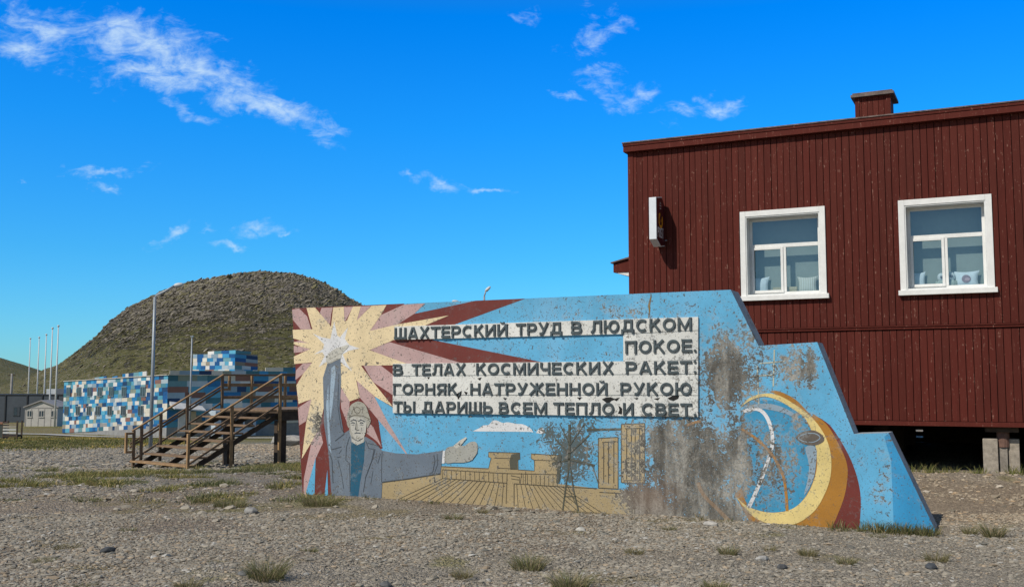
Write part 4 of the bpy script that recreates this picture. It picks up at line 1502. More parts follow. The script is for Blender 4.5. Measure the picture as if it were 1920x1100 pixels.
def toy(u, y, s, label):
    r = empty('soft_toy', hloc(u, y, SZ), -BANG)
    tag(r, label, 'soft toy')

    def blob(cx, cz, rx, ry, rz, cy=0):
        v, f = [], []
        N, K = 14, 9
        for j in range(K + 1):
            ph = math.pi * j / K
            for i in range(N):
                th = 2 * math.pi * i / N
                v.append((cx + rx * math.sin(ph) * math.cos(th), cy + ry * math.sin(ph) * math.sin(th), cz + rz * math.cos(ph)))
        for j in range(K):
            for i in range(N):
                f.append((j * N + i, j * N + (i + 1) % N, (j + 1) * N + (i + 1) % N, (j + 1) * N + i))
        m_ = MB()
        m_.v, m_.f, m_.mi, m_.col = v, f, [0] * len(f), [(1, 1, 1)] * len(f)
        return m_
    blob(0, .085 * s, .09 * s, .07 * s, .1 * s).build('body', simple('toy_plush', (.44, .47, .40), .95, .25, 22), r, True)
    blob(0, .225 * s, .072 * s, .06 * s, .085 * s).build('head', simple('toy_white', (.66, .67, .65), .95, .12, 20), r, True)
    for sx in (-1, 1):
        blob(sx * .085 * s, .1 * s, .028 * s, .04 * s, .06 * s).build('wing', simple('toy_wing', (.36, .38, .31), .95, .25, 22), r, True)
    blob(0.01 * s, .225 * s, .028 * s, .014 * s, .028 * s, -.055 * s).build('eye', simple('toy_eye', (.12, .11, .13), .5, .2, 20), r, True)


toy(wu(1765, 525, .33), .34, 1.0, 'greenish soft toy with a white head, left of the mullion in the right window')
toy(wu(1783, 525, .33), .345, 1.05, 'white headed soft toy right of the mullion, beside the pillow with an emblem')

# the hanging box sign
sx0, _ = bu(1237, 420, .25)
sign = empty('wall_sign', hloc(0, 0, 0), -BANG)
us = bu(1247, 420)[0]
sign.location = hloc(us, 0, 0)
tag(sign, 'dark maroon and white post office box sign projecting from the red boards', 'sign')
PP = .58
z_ot, z_ob = at(1233, 371, 21.1).z, at(1233, 449, 21.1).z
z_wt, z_wb = bu(1247, 386)[1], bu(1247, 462)[1]
prof = [(-PP, z_ob), (-.30, z_wb - .04), (-.03, z_wb), (-.03, z_wt), (-.20, z_ot + .06), (-PP, z_ot)]
TS = .155


def xprism(mb, prof, x0, x1):
    n = len(prof)
    b = len(mb.v)
    mb.v += [(x0, y, z) for y, z in prof] + [(x1, y, z) for y, z in prof]
    for q_ in [tuple(b + i for i in range(n))] + [tuple(b + n + i for i in range(n - 1, -1, -1))] + [(b + i, b + n + i, b + n + (i + 1) % n, b + (i + 1) % n) for i in range(n)]:
        mb.f.append(q_)
        mb.mi.append(mb.m)
        mb.col.append(mb.c)


M_signw = simple('white_sign_case', (.66, .70, .74), .4, .06, 6)
M_signr = simple('dark_maroon_sign_face', (.062, .010, .014), .35, .15, 8)
M_gold = simple('golden_horn', (.72, .33, .02), .45, .1, 12)
M_letw = simple('pale_sign_letters', (.55, .55, .56), .5, .1, 12)
sg = MB()
xprism(sg, prof, -TS, 0)
sg.build('case', M_signw, sign, bevel=.006)
cy_ = sum(q_[0] for q_ in prof) / 6
cz_ = sum(q_[1] for q_ in prof) / 6
ins = [(cy_ + (y - cy_) * .93, cz_ + (z - cz_) * .97) for y, z in prof]
for x0_, x1_ in ((.0005, .006), (-TS - .006, -TS - .0005)):
    sf = MB()
    xprism(sf, ins, x0_, x1_)
    face_o = sf.build('face', M_signr, sign)
    sgn = 1 if x0_ > -0.01 else -1
    xo = x1_ + .002 if sgn > 0 else x0_ - .002

    def yl(t_):   # reading direction across the sign face (left to right as seen)
        return (-PP + .05 + t_ * .40) if sgn > 0 else (-.05 - t_ * .40)

    hz = cz_

    def sline(mb, l, w):
        q_ = [Vector((yl(a), b)) for a, b in l]
        n = len(q_)
        for i in range(n - 1):
            d = (q_[i + 1] - q_[i]).normalized()
            nn = Vector((-d.y, d.x)) * w / 2
            e = d * w * .25
            mb.face([(xo + sgn * .0003 * i, *(q_[i] - nn - e)), (xo + sgn * .0003 * i, *(q_[i + 1] - nn + e)), (xo + sgn * .0003 * i, *(q_[i + 1] + nn + e)), (xo + sgn * .0003 * i, *(q_[i] + nn - e))])
    # post horn
    hb_ = MB()
    ringp = [(.52 + .27 * math.cos(a), hz + .02 + .13 * math.sin(a)) for a in np.linspace(1.9, 6.9, 16)]
    sline(hb_, ringp, .05)
    sline(hb_, [(.28, hz + .13), (.45, hz + .155)], .05)
    sline(hb_, [(.62, hz + .05), (.60, hz + .0)], .035)
    hb_.build('post_horn', M_gold, face_o)
    # arrows / crown above
    cr = MB()
    sline(cr, [(.38, hz + .33), (.62, hz + .33)], .018)
    sline(cr, [(.42, hz + .27), (.62, hz + .27)], .018)
    sline(cr, [(.44, hz + .37), (.5, hz + .40), (.58, hz + .37)], .016)
    cr.build('crown', M_letw, face_o)
    lt = MB()
    zb = hz - .33
    H_ = .19
    for (x_, strokes) in ((.02, [[(0, 0), (0, 1)], [(0, 1), (.8, .95), (.85, .6), (0, .48)]]), (.27, [[(.0, .15), (.0, .85), (.4, 1), (.8, .85), (.8, .15), (.4, 0), (.0, .15)]]),
                          (.52, [[(.8, .95), (.1, .98), (.0, .62), (.8, .42), (.75, .04), (0, .05)]]), (.77, [[(.4, 0), (.4, 1)], [(0, 1), (.8, 1)]])):
        for s_ in strokes:
            sline(lt, [(x_ + a * .22, zb + b * H_) for a, b in s_], .030)
    lt.build('lettering', M_letw, face_o)
br = MB()
br.box(-TS * .7, -TS * .3, -.03, -.023, z_wb + .1, z_wt - .1)
br.tube([(-.05, -.03, z_wb + .12), (.05, -.024, z_wb + .12)], .012, 8)
br.build('bracket', M_steel, sign)

# ------------------------------------------------------------------ timber stairs with landing
SX, SY, SZ0 = -10.14, 28.0, -.61
SANG = math.atan2(.7507, .6606)
stair = empty('timber_stairs', (SX, SY, 0), SANG)
tag(stair, 'open weathered brown timber staircase rising to a landing left of the mural', 'stairs')
RUN, TOPZ = 2.77, .92
NW = -2.66        # near side
nos = lambda L, foot=SZ0: foot + (TOPZ - foot) * L / RUN


def tbar(name, a, b, w, h, mat=M_wood, par=None):
    m_ = MB()
    m_.bar(a, b, w, h)
    return m_.build(name, mat, par or stair, bevel=.006)


NT_ = 8
for i in range(NT_):
    L = RUN * (i + .5) / NT_ - .05
    z = SZ0 + (TOPZ - SZ0) * (i + 1) / NT_ - .03
    tbar('tread', (L - .0, .05, z), (L - .0, NW - .02, z), .29, .045, M_woodl if i in (0,) else M_wood)
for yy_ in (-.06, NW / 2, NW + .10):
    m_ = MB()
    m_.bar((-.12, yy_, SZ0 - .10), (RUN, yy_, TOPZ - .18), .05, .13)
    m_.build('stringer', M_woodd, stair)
for yy_, foot in ((.06, SZ0), (NW - .08, -.56)):
    posts = (0.08, .30, .86, 1.66, RUN) if yy_ > 0 else (0.0, 1.25, RUN - .02)
    for L in posts:
        zt_ = nos(L, foot) + .93
        zb_ = nos(L, foot) - .35 if (yy_ > 0 and L not in (0.08, .30)) else float(gz(SX + .66 * L, SY + .75 * L)) - .25
        m_ = MB()
        m_.box(L - .034, L + .034, yy_ - .034, yy_ + .034, max(zb_, -1.2), zt_)
        m_.build('post', M_wood if yy_ > 0 else M_woodl, stair, bevel=.006)
    tbar('handrail', (.03, yy_, nos(.03, foot) + .95), (RUN + .02, yy_, nos(RUN, foot) + .95), .075, .04, M_woodl)
    for hh_, w_ in ((.62, .05), (.53, .05), (.14, .05)):
        tbar('rail', (.0, yy_ + .05, nos(.0, foot) + hh_), (RUN, yy_ + .05, nos(RUN, foot) + hh_), .04, .05)
    # looped rail end at the foot
    m_ = MB()
    zt_ = foot + .93
    if yy_ > 0:
        m_.box(-.17, -.11, yy_ - .035, yy_ + .035, zt_ - .55, zt_)
        m_.box(-.109, .04, yy_ - .033, yy_ + .033, zt_ - .06, zt_ - .002)
        m_.box(-.109, .04, yy_ - .033, yy_ + .033, zt_ - .55, zt_ - .49)
        m_.build('rail_loop', M_woodl, stair, bevel=.005)
m_ = MB()
m_.box(RUN + .2, RUN + .27, .03, .09, 1.42, 1.84)
m_.box(RUN + .041, RUN + .199, .032, .088, 1.42, 1.48)
m_.build('rail_loop', M_woodl, stair, bevel=.005)
PL = 6.2
m_ = MB()
nbd = 16
for i in range(nbd):
    m_.box(RUN + .02 + (PL - RUN) * i / nbd, RUN + (PL - RUN) * (i + 1) / nbd, NW - .12, .12, TOPZ - .045, TOPZ)
m_.build('landing', M_wood, stair)
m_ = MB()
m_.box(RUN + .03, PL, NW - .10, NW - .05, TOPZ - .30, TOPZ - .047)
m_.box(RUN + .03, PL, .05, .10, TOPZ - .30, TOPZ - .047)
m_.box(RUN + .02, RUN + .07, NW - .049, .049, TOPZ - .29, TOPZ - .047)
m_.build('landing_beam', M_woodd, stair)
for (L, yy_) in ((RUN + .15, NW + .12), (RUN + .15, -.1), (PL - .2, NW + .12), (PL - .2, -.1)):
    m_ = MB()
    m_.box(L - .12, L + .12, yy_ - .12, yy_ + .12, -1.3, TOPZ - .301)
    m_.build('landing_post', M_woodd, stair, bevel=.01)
for yy_ in (.06, NW - .08):
    for L in (RUN + 1.0, RUN + 2.2, PL - .1):
        m_ = MB()
        m_.box(L - .035, L + .035, yy_ - .035, yy_ + .035, TOPZ + .001, TOPZ + .93)
        m_.build('post', M_woodl, stair, bevel=.005)
    for hh_, mt in ((.95, M_wood), (.66, M_woodl), (.30, M_woodl)):
        tbar('rail', (RUN + .05, yy_ + .05, TOPZ + hh_), (PL, yy_ + .05, TOPZ + hh_), .045, .09 if hh_ < .9 else .05, mt)

# ------------------------------------------------------------------ tiled blue building
PAL = [(.014, .085, .24), (.020, .165, .37), (.042, .235, .43), (.09, .31, .43), (.075, .21, .26), (.14, .28, .31), (.58, .54, .45), (.60, .585, .55), (.40, .48, .52), (.25, .34, .40), (.24, .205, .155), (.21, .105, .08), (.016, .048, .12), (.25, .285, .22), (.045, .15, .185)]
PW = [1.5, 1.7, 1.5, 1.3, .7, .7, 1.7, 1.9, 1.3, 1.0, .6, .45, .9, .4, .6]


def tile_wall(mb, P0, P1, zb0_, zb1_, zt0_, zt1_, row_h, w0, w1, nrm, rows=None):
    """quads of random width in courses on the vertical face P0->P1; heights may differ at both ends"""
    L = (P1 - P0).length
    nr = rows or max(1, round(((zt0_ - zb0_) + (zt1_ - zb1_)) / 2 / row_h))
    prev = None
    for r in range(nr):
        x = 0.0
        while x < L - 1e-3:
            w = random.uniform(w0, w1)
            if L - (x + w) < w0 * .6:
                w = L - x
            a, b = x / L, (x + w) / L
            k = random.choices(range(len(PAL)), PW)[0]
            while prev is not None and (k == prev or (sum(PAL[k]) > 1.4 and sum(PAL[prev]) > 1.4)):
                k = random.choices(range(len(PAL)), PW)[0]
            prev = k
            j = random.uniform(.85, 1.15)
            mb.c = tuple(c * j for c in PAL[k])
            off = nrm * random.uniform(0, .035)
            q_ = []
            for (s, rr) in ((a, r), (b, r), (b, r + 1), (a, r + 1)):
                zb_ = zb0_ + (zb1_ - zb0_) * s
                zt_ = zt0_ + (zt1_ - zt0_) * s
                p_ = P0 + (P1 - P0) * s
                q_.append(Vector((p_.x, p_.y, zb_ + (zt_ - zb_) * rr / nr)))
            mb.hexa([q_[0] - nrm * .05, q_[1] - nrm * .05, q_[1] + off, q_[0] + off, q_[3] - nrm * .05, q_[2] - nrm * .05, q_[2] + off, q_[3] + off])
            x += w


M_tile = attr_mat('coloured_cladding', .55, .18, 2.0)
M_winbg = simple('dark_blue_pane', (.025, .045, .065), .15, .3, 2, spec=.8)
M_plinth = simple('grey_plinth', (.25, .25, .245), .9, .15, 2)
K = at(312, 816, 100)
KT = at(312, 703, 100).z
LB = at(117, 811, 121)
LT = at(119, 715, 121).z
V2 = lambda p_: Vector((p_.x, p_.y, 0))
tb0 = empty('tiled_building', (0, 0, 0))
tb0.location = (K.x, K.y, 0)
tag(tb0, 'two storey building clad in a patchwork of blue, white and teal tiles', 'building')
O = V2(K)
Lw = V2(LB) - O
ldir = Lw.normalized()
nl = Vector((-ldir.y, ldir.x, 0))
if nl.dot(-O) < 0:
    nl = -nl
rdir = -nl
nr_ = -ldir
Rw = rdir * 24
zK = K.z - .3
zL = LB.z - .3
tw_ = MB()
ZP = K.z + .75
tile_wall(tw_, Lw, Vector((0, 0, 0)), zL + .3, ZP, LT, KT, .45, .6, 1.5, nl, 13)
tile_wall(tw_, Vector((0, 0, 0)), Rw, ZP, ZP + .2, KT, KT, .5, 1.0, 2.2, nr_, 9)
tw_.build('cladding', M_tile, tb0)
# core, plinth and roof
cr_ = MB()
ins_ = (ldir - nl) * 0
i0, i1, i2, i3 = Lw - nl * .06, -nl * .06 + ldir * .06, Rw + ldir * .06, Rw + Lw
zr = KT - .05
cr_.hexa([Vector((q_.x, q_.y, zz)) for zz, ww in ((zL - .6, 0),) for q_ in (i0, i1, i2, i3)] + [Vector((i0.x, i0.y, LT - .04)), Vector((i1.x, i1.y, KT - .04)), Vector((i2.x, i2.y, KT - .04)), Vector((i3.x, i3.y, LT - .04))])
cr_.build('wall', M_plinth, tb0)
pl_ = MB()
a_, b_ = Lw * .62 + nl * .02, nl * .02 - ldir * .02
pl_.hexa([Vector((q_.x, q_.y, zz)) for zz in (zK - .2, ZP - .003) for q_ in (a_, b_, b_ - nl * .06, a_ - nl * .06)])
b2_, c2_ = -ldir * .02, Rw - ldir * .02
pl_.hexa([Vector((q_.x, q_.y, zz)) for zz in (zK - .2, ZP - .003) for q_ in (b2_, c2_, c2_ + ldir * .06, b2_ + ldir * .06)])
pl_.build('plinth', M_plinth, tb0)
ed = MB()
ed.bar(Vector((Lw.x, Lw.y, LT + .04)) + nl * .06, Vector((0, 0, KT + .04)) + nl * .06, .16, .07)
ed.bar(Vector((0, 0, KT + .04)) - ldir * .06, Vector((Rw.x, Rw.y, KT + .04)) - ldir * .06, .16, .07)
ed.build('roof_edge', simple('pale_roof_edge', (.5, .46, .40), .6, .2, 2), tb0)
pp = MB()
for (s0, s1, hgt_) in ((.66, .78, .40), (.28, .50, .62), (.55, .60, .35)):
    pp = MB()
    Pa, Pb = Lw * s1 - nl * 1.2, Lw * s0 - nl * 1.2
    za = LT + (KT - LT) * (1 - s1)
    zb_ = LT + (KT - LT) * (1 - s0)
    tile_wall(pp, Pa, Pb, za, zb_, za + hgt_ * .8, zb_ + hgt_, .5, .7, 1.4, nl, 1)
    pp.build('parapet', M_tile, tb0)
pp = MB()
tile_wall(pp, rdir * .3 - ldir * -.3, Rw - ldir * -.3, KT + .04, KT + .04, KT + .45, KT + .55, .5, .8, 1.7, nr_, 1)
tile_wall(pp, rdir * 10.5 + ldir * .3, Rw + ldir * .3, KT + .46, KT + .5, KT + .85, KT + 1.0, .5, 1.0, 2.2, nr_, 1)
pp.build('parapet', M_tile, tb0)
# roof tower
C2 = V2(at(440, 700, 108)) - O
tA, tB = C2 + ldir * 9.8, C2 + rdir * 2.6
z0_ = KT - .1
zt1_, zt2_ = at(440, 663, 108).z, at(440, 657, 108).z
tt_ = MB()
tile_wall(tt_, tA, C2, z0_, z0_, zt1_ + .15, zt1_, .45, .8, 1.7, nl, 6)
tile_wall(tt_, C2, tB, z0_, z0_, zt1_, zt1_ - .25, .45, .7, 1.3, nr_, 6)
tile_wall(tt_, tA - ldir * 3.5 - nl * .05, C2 - nl * .05, zt1_ + .0, zt1_ + .0, zt2_ + .05, zt2_ + .05, .4, 1.1, 2.3, nl, 1)
tile_wall(tt_, C2 + rdir * .05, tB - rdir * .8, zt1_ - .0, zt1_ - .0, zt2_ + .05, zt2_ - .1, .4, 1.0, 1.7, nr_, 1)
tow = tt_.build('roof_tower', M_tile, tb0)
tc_ = MB()
D_ = tB - C2
tc_.hexa([Vector((q_.x, q_.y, zz)) for zz in (z0_, zt1_ - .05) for q_ in (tA - nl * .06, C2 - nl * .06 + ldir * .06, tB + ldir * .06, tB + (tA - C2))])
tc_.hexa([Vector((q_.x, q_.y, zz)) for zz in (zt1_ - .049, zt2_ - .02) for q_ in (tA - ldir * 3.5 - nl * .12, C2 - nl * .12 + ldir * .08, tB - rdir * .85 + ldir * .08, tB - rdir * .85 + (tA - C2 - ldir * 3.5))])
tc_.build('tower_core', M_plinth, tow)
# windows in two rows on the sunlit face
for row_y, xs_w in ((769.5, (130.5, 152, 172.5, 189, 211.5, 236.5, 269)), (734, (133, 153, 172.5, 192, 213, 237, 272))):
    for xw in xs_w:
        s = 1 - (xw - 117) / (312 - 117) * 1.0
        # perspective along the wall: find s so that the point projects to xw
        lo, hi = 0.0, 1.0
        for _ in range(30):
            md_ = (lo + hi) / 2
            wp = O + Lw * md_
            if 960 + F * wp.x / wp.y > xw:
                lo = md_
            else:
                hi = md_
        s = (lo + hi) / 2
        Pc = Lw * s + nl * .045
        Yd = (O + Pc).y
        zc_ = at(xw, row_y, Yd).z
        hw, hh_ = .62, .52
        fm = MB()
        d_ = ldir * hw
        fm.hexa([Pc - d_ + Vector((0, 0, zc_ - hh_)), Pc + d_ + Vector((0, 0, zc_ - hh_)), Pc + d_ + nl * .05 + Vector((0, 0, zc_ - hh_)), Pc - d_ + nl * .05 + Vector((0, 0, zc_ - hh_)),
                 Pc - d_ + Vector((0, 0, zc_ + hh_)), Pc + d_ + Vector((0, 0, zc_ + hh_)), Pc + d_ + nl * .05 + Vector((0, 0, zc_ + hh_)), Pc - d_ + nl * .05 + Vector((0, 0, zc_ + hh_))])
        fo = fm.build('window', simple('window_frame_grey', (.17, .22, .26), .6, .2, 2) if 'window_frame_grey' not in bpy.data.materials else bpy.data.materials['window_frame_grey'], tb0)
        pm = MB()
        for (a_, b_) in ((-.9, -.06), (.06, .9)):
            e0, e1 = Pc + ldir * hw * a_ + nl * .052, Pc + ldir * hw * b_ + nl * .052
            pm.face([e0 + Vector((0, 0, zc_ - hh_ * .88)), e1 + Vector((0, 0, zc_ - hh_ * .88)), e1 + Vector((0, 0, zc_ + hh_ * .88)), e0 + Vector((0, 0, zc_ + hh_ * .88))])
        pm.build('pane', M_winbg, fo)
# entrance: pale doors, awning, glazed porch on the shaded face
def rface(s0, s1, z0, z1, out0, out1, mb):
    Pa, Pb = rdir * s0, rdir * s1
    o0, o1 = nr_ * out0, nr_ * out1
    mb.hexa([Vector((q_.x, q_.y, zz)) for zz in (z0, z1) for q_ in (Pa + o0, Pb + o0, Pb + o1, Pa + o1)])


en = MB()
rface(1.1, 1.9, ZP - .55, ZP + 1.5, .0, .1, en)
en.build('door', simple('white_door_panel', (.60, .60, .58), .6, .1, 2), tb0)
en = MB()
rface(2.0, 2.9, ZP - .55, ZP + 1.5, .0, .1, en)
en.build('door', simple('beige_door_panel', (.42, .36, .24), .6, .1, 2), tb0)
en = MB()
Pa, Pb = rdir * .2, rdir * 3.4
z_a = ZP + 2.25
en.hexa([Pa + Vector((0, 0, z_a - .1)), Pb + Vector((0, 0, z_a - .35)), Pb + nr_ * 1.2 + Vector((0, 0, z_a - .75)), Pa + nr_ * 1.2 + Vector((0, 0, z_a - .5)),
         Pa + Vector((0, 0, z_a + .25)), Pb + Vector((0, 0, z_a - .1)), Pb + nr_ * 1.2 + Vector((0, 0, z_a - .65)), Pa + nr_ * 1.2 + Vector((0, 0, z_a - .4))])
en.build('awning', simple('grey_white_awning', (.52, .52, .52), .7, .15, 2), tb0)
po = MB()
rface(3.9, 8.2, ZP - .9, ZP + 1.55, .01, 2.2, po)
po_o = po.build('porch', simple('pale_blue_porch', (.42, .50, .58), .5, .12, 1.5), tb0)
po = MB()
for (s0, s1) in ((4.5, 5.5), (5.8, 6.8), (7.0, 7.9)):
    rface(s0, s1, ZP - .1, ZP + 1.2, 2.2, 2.23, po)
po.build('pane', M_winbg, po_o)
# pale footpath before the tiled building
fp = MB()
for (a_, b_) in (((70, 811), (180, 816)), ((180, 816), (300, 829)), ((300, 829), (420, 833)),):
    pa, pb = on_ground(*a_, -3.2), on_ground(*b_, -3.2)
    for q_ in (pa, pb):
        pass
    ya, yb = pa.y, pb.y
pathpts = [(-60, 118), (-50, 112), (-40, 99.5), (-33, 92), (-24, 88), (-14, 88)]
for i in range(len(pathpts) - 1):
    (xa, ya), (xb, yb) = pathpts[i], pathpts[i + 1]
    for k in range(6):
        t0, t1 = k / 6, (k + 1) / 6
        p0 = (xa + (xb - xa) * t0, ya + (yb - ya) * t0)
        p1 = (xa + (xb - xa) * t1, ya + (yb - ya) * t1)
        ww = 1.4
        fp.face([(p0[0], p0[1] - ww, float(ground_z(p0[0], p0[1] - ww)) + .10), (p1[0], p1[1] - ww, float(ground_z(p1[0], p1[1] - ww)) + .10), (p1[0], p1[1] + ww, float(ground_z(p1[0], p1[1] + ww)) + .12), (p0[0], p0[1] + ww, float(ground_z(p0[0], p0[1] + ww)) + .12)])
tag(fp.build('footpath', simple('pale_concrete_path', (.36, .345, .32), .9, .2, 1.5), None), kind='structure')

# ------------------------------------------------------------------ long dark hall and the white gabled hut
def root_at(name, px, py, Y, rz=0.0):
    p_ = at(px, py, Y)
    return empty(name, p_, rz), p_


M_hall = simple('dark_slate_cladding', (.050, .062, .078), .7, .15, .5)
hall, p_ = root_at('long_hall', 40, 797, 170)
tag(hall, 'long low dark slate hall behind the small white hut', 'building')
S = 170 / F
xl, xr = (-420 - 40) * S, (135 - 40) * S
ht = (797 - 741) * S
m_ = MB()
m_.box(xl, xr, 0, 9, -1.5, ht)
m_.build('wall', M_hall, hall)
m_ = MB()
m_.box(xl - .1, xr + .1, -.12, 9.1, ht, ht + .14)
m_.build('roof', simple('dark_roof_edge', (.022, .027, .034), .7, .2), hall)
M_seam = simple('black_seam', (.018, .021, .027), .6, .2)
for px in (-150, -80, -40, 9, 49.5, 77.5, 105):
    xx = (px - 40) * S
    m_ = MB()
    m_.box(xx - .09, xx + .09, -.13, -.001, -1.5, ht - .002)
    m_.build('downpipe', M_seam, hall)
for px in (30, -30, -90):
    xx = (px - 40) * S
    m_ = MB()
    m_.box(xx - .55, xx + .55, -.08, .0, 1.5, 3.0)
    w_ = m_.build('window', simple('hall_frame_%d' % px, (.04, .05, .062), .6, .2), hall)
    m_ = MB()
    m_.box(xx - .38, xx + .12, -.1, -.081, 1.62, 2.9)
    m_.build('pane', M_winbg, w_)
m_ = MB()
m_.box((74 - 40) * S, (91 - 40) * S, 2, 4, ht + .141, ht + 1.0)
m_.build('roof_cabinet', simple('pale_cabinet', (.45, .48, .50), .6, .15, 2), hall)
m_ = MB()
m_.box((91.5 - 40) * S, (107 - 40) * S, 2.1, 4, ht + .141, ht + 1.02)
m_.build('roof_cabinet', simple('slate_cabinet', (.10, .115, .14), .6, .15, 2), hall)

hut, p_ = root_at('gabled_hut', 76, 796, 150)
tag(hut, 'small pale grey gabled hut with three windows before the dark hall', 'hut')
S = 150 / F
M_hut = simple('pale_grey_boarding', (.44, .425, .395), .8, .1, 2)
M_hutt = simple('hut_trim_grey', (.33, .315, .30), .8, .12, 2)
xl, xr = (46.5 - 76) * S, (106.5 - 76) * S
he, hr = (796 - 763) * S, (796 - 752.5) * S
xm_ = (xl + xr) / 2
m_ = MB()
m_.prism([(xl, -.8), (xr, -.8), (xr, he), (xm_, hr), (xl, he)], 0, 5.0)
m_.build('wall', M_hut, hut)
m_ = MB()
for sx_ in (0, 1):
    e = (xl - .22, he - .12) if sx_ == 0 else (xr + .22, he - .12)
    r_ = (xm_, hr + .03)
    m_.hexa([(e[0], -.25, e[1]), (r_[0], -.25, r_[1]), (r_[0], 5.2, r_[1]), (e[0], 5.2, e[1]), (e[0], -.25, e[1] + .16), (r_[0], -.25, r_[1] + .16), (r_[0], 5.2, r_[1] + .16), (e[0], 5.2, e[1] + .16)])
m_.build('roof', simple('grey_hut_roof', (.26, .25, .245), .7, .15, 2), hut)
m_ = MB()
m_.box(xl + .02, xr - .02, -.045, -.001, he - .16, he - .04)
for px in (58, 71, 82.5, 94.5):
    xx = (px - 76) * S
    m_.box(xx - .05, xx + .05, -.03, -.001, -.2, he - .161)
m_.box(xl - .02, xl + .12, -.04, -.001, -.2, he - .161)
m_.box(xr - .12, xr + .02, -.04, -.001, -.2, he - .161)
m_.build('trim', M_hutt, hut)
for px in (55, 77, 99.5):
    xx = (px - 76) * S
    m_ = MB()
    m_.box(xx - .36, xx + .36, -.075, -.046, (796 - 781.5) * S, (796 - 769.5) * S)
    m_.box(xx - .40, xx + .40, -.11, -.046, (796 - 782.5) * S, (796 - 781.6) * S)
    w_ = m_.build('window', M_hut, hut)
    for k in (-1, 1):
        m_ = MB()
        m_.box(xx + k * .17 - .13, xx + k * .17 + .13, -.08, -.0755, (796 - 780.5) * S, (796 - 770.3) * S)
        m_.build('pane', M_winbg, w_)

# slatted trailer-like rack and a low brown bin at the left edge
rk = empty('slatted_rack', at(18, 819, 85))
tag(rk, 'small dark framed rack with pale slats standing in the grass at the left edge', 'rack')
S = 85 / F
m_ = MB()
for px in (5.5, 31.5):
    xx = (px - 18) * S
    m_.box(xx - .05, xx + .05, -.05, .05, -.4, 30 * S)
    m_.box(xx - .05, xx + .05, .75, .85, -.4, 30 * S)
m_.box(-13 * S, 13 * S, -.04, .84, 0.02, .16)
m_.build('frame', M_woodd, rk)
for k, (a_, b_) in enumerate(((6.5, 10), (12, 16), (17.5, 21), (23, 25.5))):
    m_ = MB()
    m_.box(-12.4 * S, 12.4 * S, -.075, -.051, a_ * S, b_ * S)
    m_.build('slat', simple('slat_%d' % k, ((.5, .5, .48), (.42, .42, .40), (.30, .27, .22), (.24, .2, .13))[k], .8, .2, 4), rk)
bn = empty('storage_bin', at(-6, 819, 86))
tag(bn, 'dark bin with a rusty orange lid cut off by the left edge', 'bin')
m_ = MB()
m_.box(-.7, .46, 0, .8, -.3, 1.05)
m_.build('body', simple('dark_green_bin', (.05, .06, .055), .7, .2, 4), bn)
m_ = MB()
m_.box(-.75, .52, -.05, .85, 1.051, 1.2)
m_.build('lid', simple('rusty_lid', (.27, .13, .08), .8, .25, 4), bn)

# ------------------------------------------------------------------ poles and lamps
def taper(p0, h, r0, r1):
    m_ = MB()
    m_.tube([(0, 0, -.6), (0, 0, h * .5), (0, 0, h)], [r0, (r0 + r1) / 2, r1], 10)
    return m_


FL = [(57, 636, 195, 'leftmost and farthest of the five slim pale flagpoles by the hall'), (73.5, 634, 186, 'second slim pale flagpole from the left beside the hall'), (87, 629, 173, 'middle one of the five slim pale flagpoles beside the hall'),
      (98.5, 617, 153, 'fourth slim pale flagpole from the left beside the hall'), (109.5, 613, 147, 'tallest looking, rightmost of the five slim pale flagpoles')]
M_pole = simple('pale_pole_paint', (.55, .56, .57), .5, .08, 1)
for px, py, Y, lab in FL:
    top = at(px, py, Y)
    z0 = float(gz(top.x, Y))
    f_ = empty('flagpole', (top.x, Y, z0))
    tag(f_, lab, 'flagpole', 'flagpoles beside the long hall')
    taper(None, top.z - z0, .14, .07).build('pole', M_pole, f_, True)
    m_ = MB()
    m_.tube([(0, 0, top.z - z0), (0, 0, top.z - z0 + .08), (0, 0, top.z - z0 + .25), (0, 0, top.z - z0 + .3)], [.05, .16, .16, .04], 10)
    m_.build('finial', M_pole, f_, True)
top = at(22.5, 700, 180)
f_ = empty('utility_post', (top.x, 180, float(gz(top.x, 180))))
tag(f_, 'short thick grey post rising behind the dark hall at far left', 'post')
taper(None, top.z - f_.location.z, .22, .18).build('shaft', simple('grey_old_post', (.24, .23, .22), .8, .2, 1), f_, True)
m_ = MB()
m_.box(-.6, .6, -.08, .08, top.z - f_.location.z - .35, top.z - f_.location.z - .2)
m_.build('crossarm', M_woodd, f_)


